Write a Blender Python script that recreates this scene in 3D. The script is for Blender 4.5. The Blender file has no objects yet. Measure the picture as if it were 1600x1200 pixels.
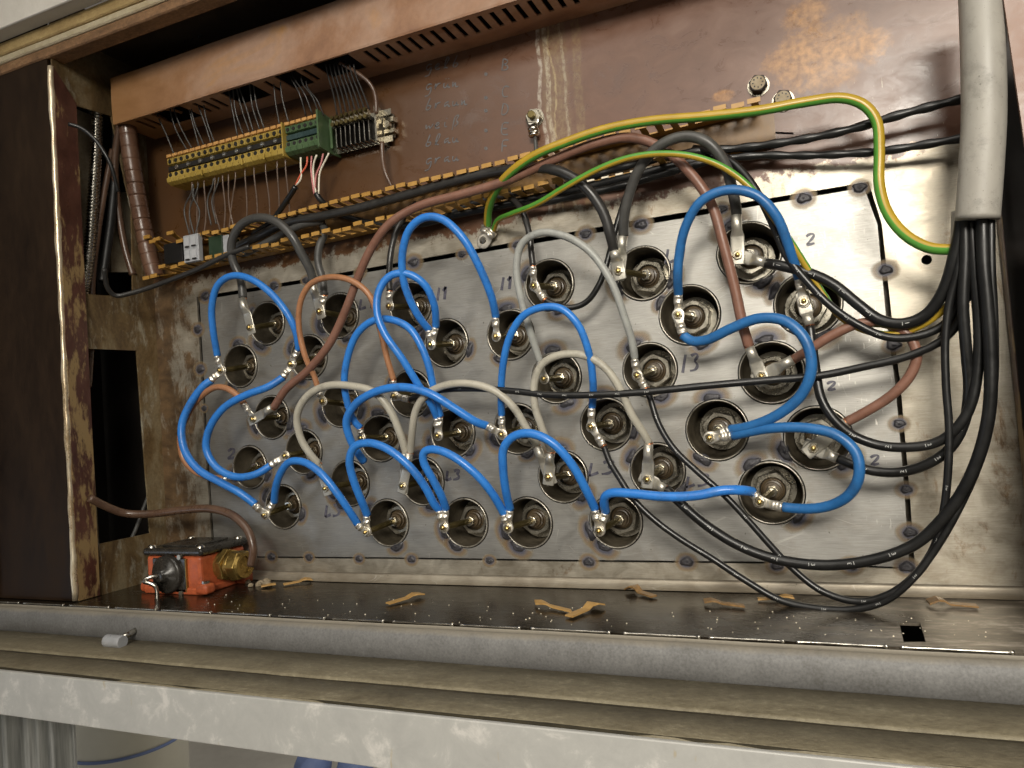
import bpy, math, random
import numpy as np
from mathutils import Vector, Matrix
random.seed(7); rng = np.random.default_rng(7)
scene = bpy.context.scene
col = scene.collection
# ------------------------------------------------------------------ camera
CAM = np.array([0.3460712, -0.73121819, -0.01168413])
R = np.array([[0.91774831, 0.39063636, -0.07170262],
              [-0.08193421, 0.00956576, -0.99659183],
              [-0.38861912, 0.92049537, 0.04078544]])
F = 1155.0
cam_data = bpy.data.cameras.new('camera')
cam = bpy.data.objects.new('camera', cam_data)
col.objects.link(cam)
cam_data.sensor_width = 36.0
cam_data.lens = F / 1600 * 36.0
cam_data.clip_start = 0.01
cam_data.clip_end = 50
Mr = Matrix(((R[0][0], -R[1][0], -R[2][0]), (R[0][1], -R[1][1], -R[2][1]), (R[0][2], -R[1][2], -R[2][2])))
cam.matrix_world = Matrix.Translation(Vector(CAM)) @ Mr.to_4x4()
scene.camera = cam
# ------------------------------------------------------------------ world and lamps
world = bpy.data.worlds.new('World')
scene.world = world
world.use_nodes = True
wn = world.node_tree
bg = wn.nodes['Background']
bg.inputs['Color'].default_value = (1.0, 0.9, 0.76, 1)
bg.inputs['Strength'].default_value = 0.125

def area(name, loc, target, size, size_y, power, color):
    l = bpy.data.lights.new(name, 'AREA')
    l.shape = 'RECTANGLE'; l.size = size; l.size_y = size_y
    l.energy = power; l.color = color
    o = bpy.data.objects.new(name, l)
    o.location = loc
    o.rotation_euler = (Vector(target) - Vector(loc)).to_track_quat('-Z', 'Y').to_euler()
    col.objects.link(o)
    return o
ml = area('ceiling_lamp', (0.98, -2.5, 0.92), (0.44, 0, 0.04), 1.2, 0.5, 10.0, (1.0, 0.94, 0.83))
area('second_ceiling_lamp', (-0.5, -2.2, 1.35), (0.1, 0, 0.0), 1.2, 0.4, 6, (1.0, 0.94, 0.84))
ml.data.spread = math.radians(58)
area('added_floor_fill', (-0.2, 1.1, 0.5), (-0.3, 0.6, -0.95), 0.8, 0.5, 7, (1.0, 0.95, 0.86))  # added fill without a real source, brightens the floor below the ledge
area('added_sill_fill', (0.2, -1.1, 1.7), (0.1, -0.2, -0.2), 1.3, 0.2, 11, (1.0, 0.95, 0.86))  # added fill from above, brightens the sill and the lip
area('window_light', (-1.6, -1.5, -0.48), (-0.3, 0, -0.15), 0.5, 0.35, 1.6, (0.72, 0.83, 1.0))
scene.view_settings.view_transform = 'Standard'
scene.view_settings.look = 'None'
scene.view_settings.exposure = 0.0
scene.view_settings.gamma = 1.0
scene.view_settings.use_curve_mapping = False
scene.render.engine = 'CYCLES'
scene.cycles.max_bounces = 6

# ------------------------------------------------------------------ projection helpers
def ray(x, y):
    return R.T @ np.array([(x - 800) / F, (y - 600) / F, 1.0])
def P(x, y, h=0.0):          # point at h metres in front of the tube plate
    d = ray(x, y); t = (-h - CAM[1]) / d[1]; return CAM + t * d
def PX(x, y, X):
    d = ray(x, y); t = (X - CAM[0]) / d[0]; return CAM + t * d
def PZ(x, y, Z):
    d = ray(x, y); t = (Z - CAM[2]) / d[2]; return CAM + t * d
def mpp(p):                  # metres per photo pixel at a point
    return abs((R @ (np.asarray(p) - CAM))[2]) / F
# ------------------------------------------------------------------ object helpers
def mesh_obj(name, V, Fc, mat, parent=None, smooth=False, uv=None, local=False, attr=None):
    V = np.asarray(V, float).reshape(-1, 3)
    if parent is not None:
        off = np.zeros(3) if local else np.array(parent['_o'])
    else:
        off = np.zeros(3) if local else np.array([(V[:, 0].min() + V[:, 0].max()) / 2, V[:, 1].max(), V[:, 2].min()])
    me = bpy.data.meshes.new(name)
    me.from_pydata([tuple(v) for v in (V - off)], [], [tuple(int(i) for i in f) for f in Fc])
    if uv is not None:
        ul = me.uv_layers.new(name='UVMap')
        for li, loop in enumerate(me.loops):
            ul.data[li].uv = uv[li]
    if attr is not None:
        a = me.attributes.new('rad', 'FLOAT', 'POINT')
        a.data.foreach_set('value', np.asarray(attr, dtype=np.float32))
    if mat is not None: me.materials.append(mat)
    if smooth: me.polygons.foreach_set('use_smooth', [True] * len(me.polygons))
    me.update()
    o = bpy.data.objects.new(name, me)
    col.objects.link(o)
    if parent is not None:
        o.parent = parent
        o['_o'] = [float(a) for a in off]
    else:
        o.location = off; o['_o'] = [float(a) for a in off]
    return o
def sub(o):   # make a child usable as a parent: keep same local frame
    return o
def thing(name, label, cat, loc, group=None, rot=None):
    o = bpy.data.objects.new(name, None)
    o.empty_display_size = 0.01
    o.location = loc; o['_o'] = [float(a) for a in loc]
    if rot: o.rotation_euler = rot
    col.objects.link(o)
    return tag(o, label, cat, group)
def tag(o, label, cat, group=None):
    o['label'] = label; o['category'] = cat
    if group: o['group'] = group
    return o
def box(cx, cy, cz, sx, sy, sz):
    V = [(cx + sx * a / 2, cy + sy * b / 2, cz + sz * c / 2) for a in (-1, 1) for b in (-1, 1) for c in (-1, 1)]
    Fc = [(0, 1, 3, 2), (4, 6, 7, 5), (0, 4, 5, 1), (2, 3, 7, 6), (0, 2, 6, 4), (1, 5, 7, 3)]
    return V, Fc
def merge(*parts):
    V = []; Fc = []
    for v, f in parts:
        n = len(V); V += [tuple(a) for a in v]; Fc += [tuple(i + n for i in q) for q in f]
    return V, Fc
def bevel(o, w=0.0006, seg=2):
    m = o.modifiers.new('bevel', 'BEVEL'); m.width = w; m.segments = seg; m.limit_method = 'ANGLE'
    return o
def frame(d, up=(0, -1, 0)):
    d = np.asarray(d, float); d = d / np.linalg.norm(d)
    u = np.asarray(up, float); u = u - (u @ d) * d
    if np.linalg.norm(u) < 1e-5: u = np.array([1.0, 0, 0]) - d[0] * d
    u /= np.linalg.norm(u); return d, u, np.cross(d, u)
def cyl(a, b, r0, r1=None, n=16, caps=True, hexa=0.0):
    a = np.asarray(a, float); b = np.asarray(b, float); r1 = r0 if r1 is None else r1
    d, u, w = frame(b - a, (0, 0, 1))
    V = []
    for p, r in ((a, r0), (b, r1)):
        for k in range(n):
            t = 2 * math.pi * k / n + hexa; V.append(p + r * (math.cos(t) * u + math.sin(t) * w))
    Fc = [(k, (k + 1) % n, n + (k + 1) % n, n + k) for k in range(n)]
    if caps: Fc += [tuple(range(n))[::-1], tuple(range(n, 2 * n))]
    return V, Fc
def lathe(origin, axis, prof, n=28, up=(0, 0, 1)):   # prof: (dist along axis, radius)
    d, u, w = frame(axis, up); origin = np.asarray(origin, float)
    V = []
    for s, r in prof:
        for k in range(n):
            t = 2 * math.pi * k / n; V.append(origin + s * d + r * (math.cos(t) * u + math.sin(t) * w))
    Fc = []
    for i in range(len(prof) - 1):
        for k in range(n):
            Fc.append((i * n + k, i * n + (k + 1) % n, (i + 1) * n + (k + 1) % n, (i + 1) * n + k))
    return V, Fc
def spline(pts, step=0.0025):
    pts = np.asarray(pts, float)
    keep = [0] + [i for i in range(1, len(pts)) if np.linalg.norm(pts[i] - pts[i - 1]) > 1e-6]
    pts = pts[keep]
    if len(pts) < 3:
        pts = np.array([pts[0], (pts[0] + pts[-1]) / 2, pts[-1]])
    ext = np.vstack([2 * pts[0] - pts[1], pts, 2 * pts[-1] - pts[-2]])
    out = []
    for i in range(1, len(ext) - 2):
        p0, p1, p2, p3 = ext[i - 1:i + 3]
        a = 0.5
        t0 = 0; t1 = t0 + np.linalg.norm(p1 - p0) ** a; t2 = t1 + np.linalg.norm(p2 - p1) ** a; t3 = t2 + np.linalg.norm(p3 - p2) ** a
        n = max(3, int(np.linalg.norm(p2 - p1) / step))
        for k in range(n):
            t = t1 + (t2 - t1) * k / n
            A1 = (t1 - t) / (t1 - t0) * p0 + (t - t0) / (t1 - t0) * p1
            A2 = (t2 - t) / (t2 - t1) * p1 + (t - t1) / (t2 - t1) * p2
            A3 = (t3 - t) / (t3 - t2) * p2 + (t - t2) / (t3 - t2) * p3
            B1 = (t2 - t) / (t2 - t0) * A1 + (t - t0) / (t2 - t0) * A2
            B2 = (t3 - t) / (t3 - t1) * A2 + (t - t1) / (t3 - t1) * A3
            out.append((t2 - t) / (t2 - t1) * B1 + (t - t1) / (t2 - t1) * B2)
    out.append(pts[-1])
    out = np.array(out)
    for _ in range(3):       # soften
        o2 = out.copy(); o2[1:-1] = 0.25 * out[:-2] + 0.5 * out[1:-1] + 0.25 * out[2:]; out = o2
    return out
def tube(path, r, n=14, rf=None):
    path = np.asarray(path, float); m = len(path)
    T = np.gradient(path, axis=0); T /= np.linalg.norm(T, axis=1)[:, None]
    u = frame(T[0])[1]; V = []; L = 0; Ls = []
    for i in range(m):
        u = u - (u @ T[i]) * T[i]; u /= np.linalg.norm(u); w = np.cross(T[i], u)
        rr = r if rf is None else r * rf(L)
        for k in range(n):
            t = 2 * math.pi * k / n; V.append(path[i] + rr * (math.cos(t) * u + math.sin(t) * w))
        Ls.append(L)
        if i < m - 1: L += np.linalg.norm(path[i + 1] - path[i])
    Fc = []; uv = []
    for i in range(m - 1):
        for k in range(n):
            Fc.append((i * n + k, (i + 1) * n + k, (i + 1) * n + (k + 1) % n, i * n + (k + 1) % n))
            uv += [(k / n, Ls[i]), (k / n, Ls[i + 1]), ((k + 1) / n, Ls[i + 1]), ((k + 1) / n, Ls[i])]
    for base, rev in ((0, False), ((m - 1) * n, True)):
        f = [base + k for k in range(n)]
        f = f[::-1] if rev else f
        Fc.append(tuple(f)); uv += [(0.5, Ls[-1] if rev else 0)] * n
    return V, Fc, uv
def poly_with_holes(name, outer, holes, thick, mapf, mat, parent, bev=0.0):
    """outline + holes in 2D, filled, given a thickness and mapped into space"""
    cu = bpy.data.curves.new('tmp', 'CURVE'); cu.dimensions = '2D'; cu.fill_mode = 'BOTH'
    cu.extrude = thick / 2
    for pl in [outer] + holes:
        s = cu.splines.new('POLY'); s.points.add(len(pl) - 1); s.use_cyclic_u = True
        for q, p in zip(s.points, pl): q.co = (p[0], p[1], 0, 1)
    o = bpy.data.objects.new('tmp', cu); col.objects.link(o)
    dg = bpy.context.evaluated_depsgraph_get(); dg.update()
    me = bpy.data.meshes.new_from_object(o.evaluated_get(dg))
    V = [tuple(v.co) for v in me.vertices]; Fc = [tuple(p.vertices) for p in me.polygons]
    bpy.data.objects.remove(o); bpy.data.curves.remove(cu); bpy.data.meshes.remove(me)
    V = [mapf(v) for v in V]
    return mesh_obj(name, V, Fc, mat, parent)
# ------------------------------------------------------------------ materials
class NT:
    def __init__(s, name):
        s.m = bpy.data.materials.new(name); s.m.use_nodes = True
        s.t = s.m.node_tree; s.n = s.t.nodes; s.l = s.t.links
        s.b = s.n['Principled BSDF']
    def new(s, t, **k):
        n = s.n.new(t)
        for a, v in k.items(): setattr(n, a, v)
        return n
    def geo(s):
        if not hasattr(s, '_g'): s._g = s.new('ShaderNodeNewGeometry')
        return s._g.outputs['Position']
    def mapped(s, scale, rot=(0, 0, 0), loc=(0, 0, 0), obj=False):
        mp = s.new('ShaderNodeMapping'); mp.inputs['Scale'].default_value = scale
        mp.inputs['Rotation'].default_value = rot; mp.inputs['Location'].default_value = loc
        if obj:
            tc = s.new('ShaderNodeTexCoord'); s.l.new(tc.outputs['Object'], mp.inputs['Vector'])
        else: s.l.new(s.geo(), mp.inputs['Vector'])
        return mp.outputs['Vector']
    def noise(s, vec, scale, detail=5, rough=0.6, dist=0.0):
        n = s.new('ShaderNodeTexNoise'); n.inputs['Scale'].default_value = scale
        n.inputs['Detail'].default_value = detail; n.inputs['Roughness'].default_value = rough
        n.inputs['Distortion'].default_value = dist
        s.l.new(vec, n.inputs['Vector']); return n.outputs['Fac']
    def ramp(s, fac, stops, interp='LINEAR'):
        r = s.new('ShaderNodeValToRGB'); r.color_ramp.interpolation = interp
        e = r.color_ramp.elements
        while len(e) < len(stops): e.new(0.5)
        for q, (p, c) in zip(e, stops):
            q.position = p
            q.color = (c, c, c, 1) if isinstance(c, (int, float)) else (*c, 1)
        s.l.new(fac, r.inputs['Fac']); return r.outputs['Color']
    def mix(s, fac, a, b, mode='MIX'):
        m = s.new('ShaderNodeMixRGB'); m.blend_type = mode
        for sock, v in ((m.inputs['Fac'], fac), (m.inputs['Color1'], a), (m.inputs['Color2'], b)):
            if isinstance(v, (int, float)): sock.default_value = v if sock.name == 'Fac' else (v, v, v, 1)
            elif isinstance(v, tuple): sock.default_value = (*v, 1)
            else: s.l.new(v, sock)
        return m.outputs['Color']
    def math(s, op, a, b=0.0, c=None, clamp=False):
        m = s.new('ShaderNodeMath'); m.operation = op; m.use_clamp = clamp
        for i, v in enumerate((a, b) + ((c,) if c is not None else ())):
            if isinstance(v, (int, float)): m.inputs[i].default_value = v
            else: s.l.new(v, m.inputs[i])
        return m.outputs[0]
    def xyz(s):
        if not hasattr(s, '_x'):
            s._x = s.new('ShaderNodeSeparateXYZ'); s.l.new(s.geo(), s._x.inputs[0])
        return s._x.outputs
    def blob(s, c, r, soft=0.35, dist=0.35, scale=40, seed=0.0):
        """1 inside an irregular patch centred on c (x, z) with radii r"""
        x, y, z = s.xyz()
        dx = s.math('DIVIDE', s.math('SUBTRACT', x, c[0]), r[0])
        dz = s.math('DIVIDE', s.math('SUBTRACT', z, c[1]), r[1])
        d = s.math('SQRT', s.math('ADD', s.math('MULTIPLY', dx, dx), s.math('MULTIPLY', dz, dz)))
        n = s.noise(s.mapped((1, 1, 1), loc=(seed, seed, 0)), scale, 8, 0.7)
        d = s.math('ADD', d, s.math('MULTIPLY', s.math('SUBTRACT', n, 0.5), dist * 5))
        mr = s.new('ShaderNodeMapRange'); mr.inputs['From Min'].default_value = 1.0 + soft / 2
        mr.inputs['From Max'].default_value = 1.0 - soft / 2
        s.l.new(d, mr.inputs['Value']); return mr.outputs[0]
    def bump(s, h, strength=0.3, dist=0.001):
        b = s.new('ShaderNodeBump'); b.inputs['Strength'].default_value = strength
        b.inputs['Distance'].default_value = dist
        s.l.new(h, b.inputs['Height']); s.l.new(b.outputs['Normal'], s.b.inputs['Normal'])
    def set(s, color=None, rough=None, metal=None, spec=None):
        for k, v in (('Base Color', color), ('Roughness', rough), ('Metallic', metal), ('Specular IOR Level', spec)):
            if v is None: continue
            if isinstance(v, (int, float)): s.b.inputs[k].default_value = v
            elif isinstance(v, tuple): s.b.inputs[k].default_value = (*v, 1)
            else: s.l.new(v, s.b.inputs[k])
        return s.m
def simple(name, c1, c2, rough=0.5, metal=0.0, scale=60, stretch=(1, 1, 1), bump=0.15, spec=None, rr=0.15, obj=False):
    t = NT(name); v = t.mapped(stretch, obj=obj)
    n = t.noise(v, scale, 6, 0.65); n2 = t.noise(v, scale * 7, 3, 0.6)
    f = t.math('ADD', t.math('MULTIPLY', n, 0.7), t.math('MULTIPLY', n2, 0.3))
    c = t.ramp(f, [(0.32, c1), (0.68, c2)]); rg = t.ramp(f, [(0.3, max(0.02, rough - rr)), (0.7, min(1, rough + rr))])
    if 'pvc' in name or 'sheath' in name or 'casting' in name:      # dirt smudges and scuffs
        g1 = t.ramp(t.noise(t.mapped((1, 1, 1), loc=(2, 9, 4)), 48, 8, 0.72), [(0.52, 0.0), (0.68, 0.5)])
        c = t.mix(g1, c, tuple(0.38 * a + 0.010 for a in c1))
        g2 = t.ramp(t.noise(t.mapped((1, 1, 1), loc=(5, 2, 8)), 420, 3, 0.6), [(0.66, 0.0), (0.72, 0.5)])
        c = t.mix(g2, c, (0.05, 0.035, 0.022))
        rg = t.mix(g1, rg, 0.6)
    t.set(c, rg, metal, spec)
    if bump: t.bump(f, bump, 0.0006)
    return t.m

def steel_mat(name, base_lo, base_hi, metal=0.65, rough=0.42, warm=True):
    t = NT(name)
    big = t.noise(t.mapped((1, 1, 1)), 5.5, 4, 0.55)
    mid = t.noise(t.mapped((1, 1, 1.6)), 26, 7, 0.65, 0.8)
    grain = t.noise(t.mapped((0.25, 1, 9)), 260, 3, 0.6)
    fine = t.noise(t.mapped((1, 1, 1)), 600, 2, 0.5)
    f = t.math('ADD', t.math('MULTIPLY', big, 0.45), t.math('MULTIPLY', mid, 0.55))
    c = t.ramp(f, [(0.3, base_lo), (0.5, tuple((a + b) / 2 for a, b in zip(base_lo, base_hi))), (0.7, base_hi)])
    c = t.mix(0.30, c, t.ramp(grain, [(0.3, 0.25), (0.7, 0.75)]), 'OVERLAY')
    # brownish oil film patches and dark specks
    oil = t.ramp(t.noise(t.mapped((1, 1, 1), loc=(3, 1, 2)), 11, 8, 0.7, 0.5), [(0.54, 0.0), (0.72, 0.35)])
    c = t.mix(oil, c, (0.19, 0.135, 0.075) if warm else (0.15, 0.12, 0.09))
    sp = t.ramp(t.noise(t.mapped((1, 1, 1), loc=(9, 4, 2)), 190, 3, 0.6), [(0.71, 0.0), (0.74, 0.6)])
    c = t.mix(sp, c, (0.06, 0.045, 0.03))
    # fine scratches
    w = t.new('ShaderNodeTexVoronoi'); w.feature = 'DISTANCE_TO_EDGE'; w.inputs['Scale'].default_value = 16
    t.l.new(t.mapped((1, 1, 4.5), rot=(0, 0.6, 0)), w.inputs['Vector'])
    sc = t.math('MULTIPLY', t.ramp(w.outputs['Distance'], [(0.0, 1.0), (0.006, 0.0)]), t.ramp(t.noise(t.mapped((1, 1, 1)), 22, 3), [(0.5, 0.0), (0.6, 0.5)]))
    c = t.mix(sc, c, (0.75, 0.72, 0.66))
    if 'plate' in name:
        ss = t.ramp(t.noise(t.mapped((3.5, 1, 0.6), rot=(0, 0.75, 0)), 110, 3, 0.6), [(0.64, 0.0), (0.67, 1.0)])
        for px, py, rx, rz in ((1292, 375, .022, .014), (1345, 565, .035, .02), (1375, 650, .03, .012), (1372, 715, .018, .012), (1390, 500, .03, .02), (870, 390, .012, .010), (1385, 800, .012, .01)):
            q_ = P(px, py, 0)
            c = t.mix(t.math('MULTIPLY', t.math('MULTIPLY', ss, t.blob((q_[0], q_[2]), (rx, rz), soft=1.2, dist=0.3)), 0.75), c, (0.85, 0.82, 0.76))
    r = t.ramp(t.math('ADD', t.math('MULTIPLY', mid, 0.7), t.math('MULTIPLY', fine, 0.3)), [(0.3, rough - 0.06), (0.7, rough + 0.12)])
    t.set(c, r, metal)
    t.bump(t.math('ADD', t.math('MULTIPLY', grain, 0.4), t.math('MULTIPLY', mid, 1.2)), 0.12, 0.0008)
    return t
M = {}
M['plate'] = steel_mat('tube_plate_steel', (0.30, 0.29, 0.268), (0.40, 0.39, 0.365), 0.82, 0.44).m
M['dirty_steel'] = steel_mat('dirty_steel', (0.20, 0.165, 0.12), (0.42, 0.38, 0.31), 0.5, 0.45).m

# outer back sheet: steel below, brown baked paint above, rust at the corner
t = NT('back_sheet')
x, y, z = t.xyz()
big = t.noise(t.mapped((1, 1, 1)), 6, 4, 0.6)
mid = t.noise(t.mapped((1, 1, 1.5)), 34, 8, 0.7, 0.6)
grain = t.noise(t.mapped((0.3, 1, 6)), 240, 3, 0.6)
steel = t.ramp(t.math('ADD', t.math('MULTIPLY', big, 0.4), t.math('MULTIPLY', mid, 0.6)), [(0.32, (0.26, 0.22, 0.16)), (0.5, (0.42, 0.38, 0.31)), (0.68, (0.56, 0.52, 0.44))])
steel = t.mix(0.3, steel, t.ramp(grain, [(0.3, 0.25), (0.7, 0.75)]), 'OVERLAY')
rn = t.noise(t.mapped((1, 1, 0.45), loc=(2, 7, 5)), 30, 9, 0.75, 0.4)
edge = t.math('ADD', t.ramp(t.math('ADD', z, 1.0), [(0, 0.0), (1, 0.0)]), 0.0)
# rust grows toward the left corner and the bottom right
lw = t.new('ShaderNodeMapRange'); lw.inputs['From Min'].default_value = -0.37; lw.inputs['From Max'].default_value = -0.46; t.l.new(x, lw.inputs['Value'])
rw = t.new('ShaderNodeMapRange'); rw.inputs['From Min'].default_value = 0.38; rw.inputs['From Max'].default_value = 0.5; t.l.new(x, rw.inputs['Value'])
rsum = t.math('ADD', t.math('MULTIPLY', lw.outputs[0], 0.22), t.math('MULTIPLY', rw.outputs[0], 0.06))
rm = t.ramp(t.math('ADD', rn, rsum), [(0.60, 0.0), (0.70, 0.85)])
steel = t.mix(rm, steel, t.ramp(mid, [(0.35, (0.09, 0.05, 0.025)), (0.65, (0.27, 0.15, 0.055))]))
paint = t.ramp(t.math('ADD', t.math('MULTIPLY', big, 0.6), t.math('MULTIPLY', mid, 0.4)), [(0.3, (0.078, 0.036, 0.024)), (0.5, (0.145, 0.074, 0.048)), (0.7, (0.22, 0.135, 0.10))])
# left part browner, also darkened in colour for the upper trunking's shade
lb = t.new('ShaderNodeMapRange'); lb.inputs['From Min'].default_value = 0.12; lb.inputs['From Max'].default_value = -0.12; t.l.new(x, lb.inputs['Value'])
paint = t.mix(t.math('MULTIPLY', lb.outputs[0], 0.9), paint, (0.075, 0.034, 0.011))
def bl(px, py, rx, ry, **k):
    c = P(px, py, 0); return t.blob((c[0], c[2]), (rx, ry), **k)
for a in ((1300, 80, .030, .030), (1237, 100, .019, .024), (1340, 72, .030, .012), (1128, 150, .010, .005), (1262, 22, .020, .014)):
    paint = t.mix(t.math('MULTIPLY', bl(*a, dist=0.62, scale=38, soft=0.5), 0.8), paint, t.ramp(t.noise(t.mapped((1, 1, 1)), 160, 5), [(0.35, (0.16, 0.07, 0.022)), (0.65, (0.40, 0.20, 0.065))]))
# dried drip streaks below the upper trunking
for (px, w_, cc, o_) in ((870, .015, (0.26, 0.19, 0.10), 0.55), (858, .0028, (0.48, 0.42, 0.31), 0.7), (864, .0012, (0.42, 0.33, 0.18), 0.7), (882, .0016, (0.42, 0.37, 0.27), 0.6), (905, .005, (0.26, 0.19, 0.09), 0.45), (846, .0022, (0.55, 0.5, 0.42), 0.65)):
    c0 = P(px, 140, 0)
    wob = t.math('MULTIPLY', t.math('SUBTRACT', t.noise(t.mapped((0.1, 1, 1), loc=(px, 0, 0)), 14, 3), 0.5), 0.02)
    dx = t.math('ABSOLUTE', t.math('ADD', t.math('SUBTRACT', x, float(c0[0])), wob))
    mr = t.new('ShaderNodeMapRange'); mr.inputs['From Min'].default_value = w_ * 1.15; mr.inputs['From Max'].default_value = w_ * 0.7; t.l.new(dx, mr.inputs['Value'])
    br = t.ramp(t.noise(t.mapped((1, 1, 0.6), loc=(px, 3, 0)), 230, 6, 0.75), [(0.42, 0.1), (0.58, 1.0)])
    paint = t.mix(t.math('MULTIPLY', t.math('MULTIPLY', mr.outputs[0], br), o_), paint, cc)
# chips and scratches in the paint
chip = t.ramp(t.noise(t.mapped((1, 1, 1), loc=(1, 1, 8)), 150, 5, 0.7), [(0.73, 0.0), (0.76, 0.75)])
paint = t.mix(t.math('MULTIPLY', chip, 0.6), paint, (0.5, 0.43, 0.32))
scr = t.ramp(t.noise(t.mapped((5, 1, 0.7), rot=(0, 0.55, 0)), 120, 3, 0.6), [(0.66, 0.0), (0.70, 1.0)])
sb = t.math('ADD', bl(1390, 150, .03, .03, soft=1.2), bl(1410, 215, .05, .025, soft=1.2), clamp=True)
paint = t.mix(t.math('MULTIPLY', scr, sb), paint, (0.66, 0.60, 0.47))
# ragged boundary, paint above
c1 = P(1300, 262, 0)
hn = t.noise(t.mapped((1, 1, 1), loc=(5, 5, 5)), 75, 8, 0.72)
lvl = t.math('ADD', z, t.math('MULTIPLY', t.math('SUBTRACT', hn, 0.5), 0.065))
pm = t.new('ShaderNodeMapRange'); pm.inputs['From Min'].default_value = float(c1[2]) - 0.000; pm.inputs['From Max'].default_value = float(c1[2]) + 0.005; t.l.new(lvl, pm.inputs['Value'])
c = t.mix(pm.outputs[0], steel, paint)
t.set(c, t.mix(pm.outputs[0], t.ramp(mid, [(0.3, 0.30), (0.7, 0.55)]), t.ramp(mid, [(0.3, 0.22), (0.7, 0.42)])), t.mix(pm.outputs[0], 0.72, 0.0))
t.bump(mid, 0.15, 0.0008)
M['back'] = t.m

# left side wall: brown paint, rust and dull steel
t = NT('rusty_wall')
x, y, z = t.xyz()
n1 = t.noise(t.mapped((1, 1, 0.5)), 20, 8, 0.7, 0.6); n2 = t.noise(t.mapped((1, 1, 0.4), loc=(4, 2, 1)), 45, 8, 0.75, 0.3)
n3 = t.noise(t.mapped((1, 1, 1)), 300, 3)
c = t.ramp(n1, [(0.32, (0.065, 0.037, 0.017)), (0.5, (0.155, 0.105, 0.048)), (0.62, (0.23, 0.185, 0.11))])
c = t.mix(t.ramp(n2, [(0.54, 0.0), (0.64, 0.8)]), c, (0.34, 0.32, 0.25))
c = t.mix(0.4, c, t.ramp(n3, [(0.3, 0.3), (0.7, 0.7)]), 'OVERLAY')
t.set(c, t.ramp(n2, [(0.3, 0.35), (0.7, 0.6)]), 0.15); t.bump(n2, 0.3, 0.001)
M['rust_wall'] = t.m
t = NT('brown_flange')
n1 = t.noise(t.mapped((1, 1, 0.6)), 30, 8, 0.7, 0.4); n2 = t.noise(t.mapped((1, 1, 0.35), loc=(4, 2, 1)), 60, 8, 0.7)
x, y, z = t.xyz()
zz = t.new('ShaderNodeMapRange'); zz.inputs['From Min'].default_value = 0.35; zz.inputs['From Max'].default_value = -0.15; t.l.new(z, zz.inputs['Value'])
c = t.ramp(n1, [(0.35, (0.055, 0.022, 0.016)), (0.65, (0.12, 0.05, 0.035))])
c = t.mix(t.math('MULTIPLY', t.ramp(t.math('ADD', n2, t.math('MULTIPLY', zz.outputs[0], 0.12)), [(0.56, 0.0), (0.64, 1.0)]), 0.8), c, (0.36, 0.25, 0.11))
t.set(c, t.ramp(n2, [(0.3, 0.25), (0.7, 0.5)]), 0.1); t.bump(n2, 0.2, 0.001)
M['flange'] = t.m
M['edge_metal'] = simple('worn_edge', (0.45, 0.30, 0.14), (0.85, 0.78, 0.62), 0.32, 0.6, 45, (1, 1, 0.4), 0.4)
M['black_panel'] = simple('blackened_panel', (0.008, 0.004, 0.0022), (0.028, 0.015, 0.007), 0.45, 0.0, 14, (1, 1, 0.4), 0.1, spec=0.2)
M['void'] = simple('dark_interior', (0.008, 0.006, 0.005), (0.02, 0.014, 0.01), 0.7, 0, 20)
M['ceiling'] = simple('ceiling_paint', (0.02, 0.012, 0.008), (0.075, 0.05, 0.028), 0.5, 0, 16)

# oily shelf
t = NT('oily_shelf')
x, y, z = t.xyz()
n1 = t.noise(t.mapped((1, 2.5, 1)), 12, 8, 0.68, 0.7); n2 = t.noise(t.mapped((1, 3, 1)), 60, 7, 0.7)
rt = t.new('ShaderNodeMapRange'); rt.inputs['From Min'].default_value = 0.22; rt.inputs['From Max'].default_value = 0.42; t.l.new(x, rt.inputs['Value'])
f = t.math('ADD', t.math('ADD', t.math('MULTIPLY', n1, 0.6), t.math('MULTIPLY', n2, 0.4)), t.math('MULTIPLY', rt.outputs[0], 0.19))
c = t.ramp(f, [(0.42, (0.010, 0.008, 0.005)), (0.60, (0.028, 0.021, 0.014)), (0.69, (0.13, 0.11, 0.085)), (0.80, (0.38, 0.34, 0.29))])
spk = t.ramp(t.noise(t.mapped((1, 1, 1), loc=(7, 7, 7)), 330, 2), [(0.775, 0.0), (0.79, 0.8)])
c = t.mix(spk, c, (0.6, 0.52, 0.38))
t.set(c, t.ramp(f, [(0.35, 0.07), (0.7, 0.40)]), 0.2); t.bump(n2, 0.16, 0.001)
M['shelf'] = t.m
t = NT('galvanised_lip')
n1 = t.noise(t.mapped((1, 1, 1)), 24, 10, 0.75); n2 = t.noise(t.mapped((1, 1, 1)), 500, 3)
c = t.ramp(t.math('ADD', t.math('MULTIPLY', n1, .55), t.math('MULTIPLY', n2, .45)), [(0.30, (0.10, 0.095, 0.085)), (0.48, (0.155, 0.153, 0.15)), (0.68, (0.225, 0.222, 0.215))])
x, y, z = t.xyz()
tz = t.new('ShaderNodeMapRange'); tz.inputs['From Min'].default_value = -0.2005; tz.inputs['From Max'].default_value = -0.1965; t.l.new(t.math('ADD', z, t.math('MULTIPLY', t.math('SUBTRACT', n1, .5), .008)), tz.inputs['Value'])
c = t.mix(t.math('MULTIPLY', tz.outputs[0], .6), c, (0.30, 0.26, 0.19))
t.set(c, 0.62, 0.2); t.bump(n2, 0.1, 0.0004)
M['lip'] = t.m
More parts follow.
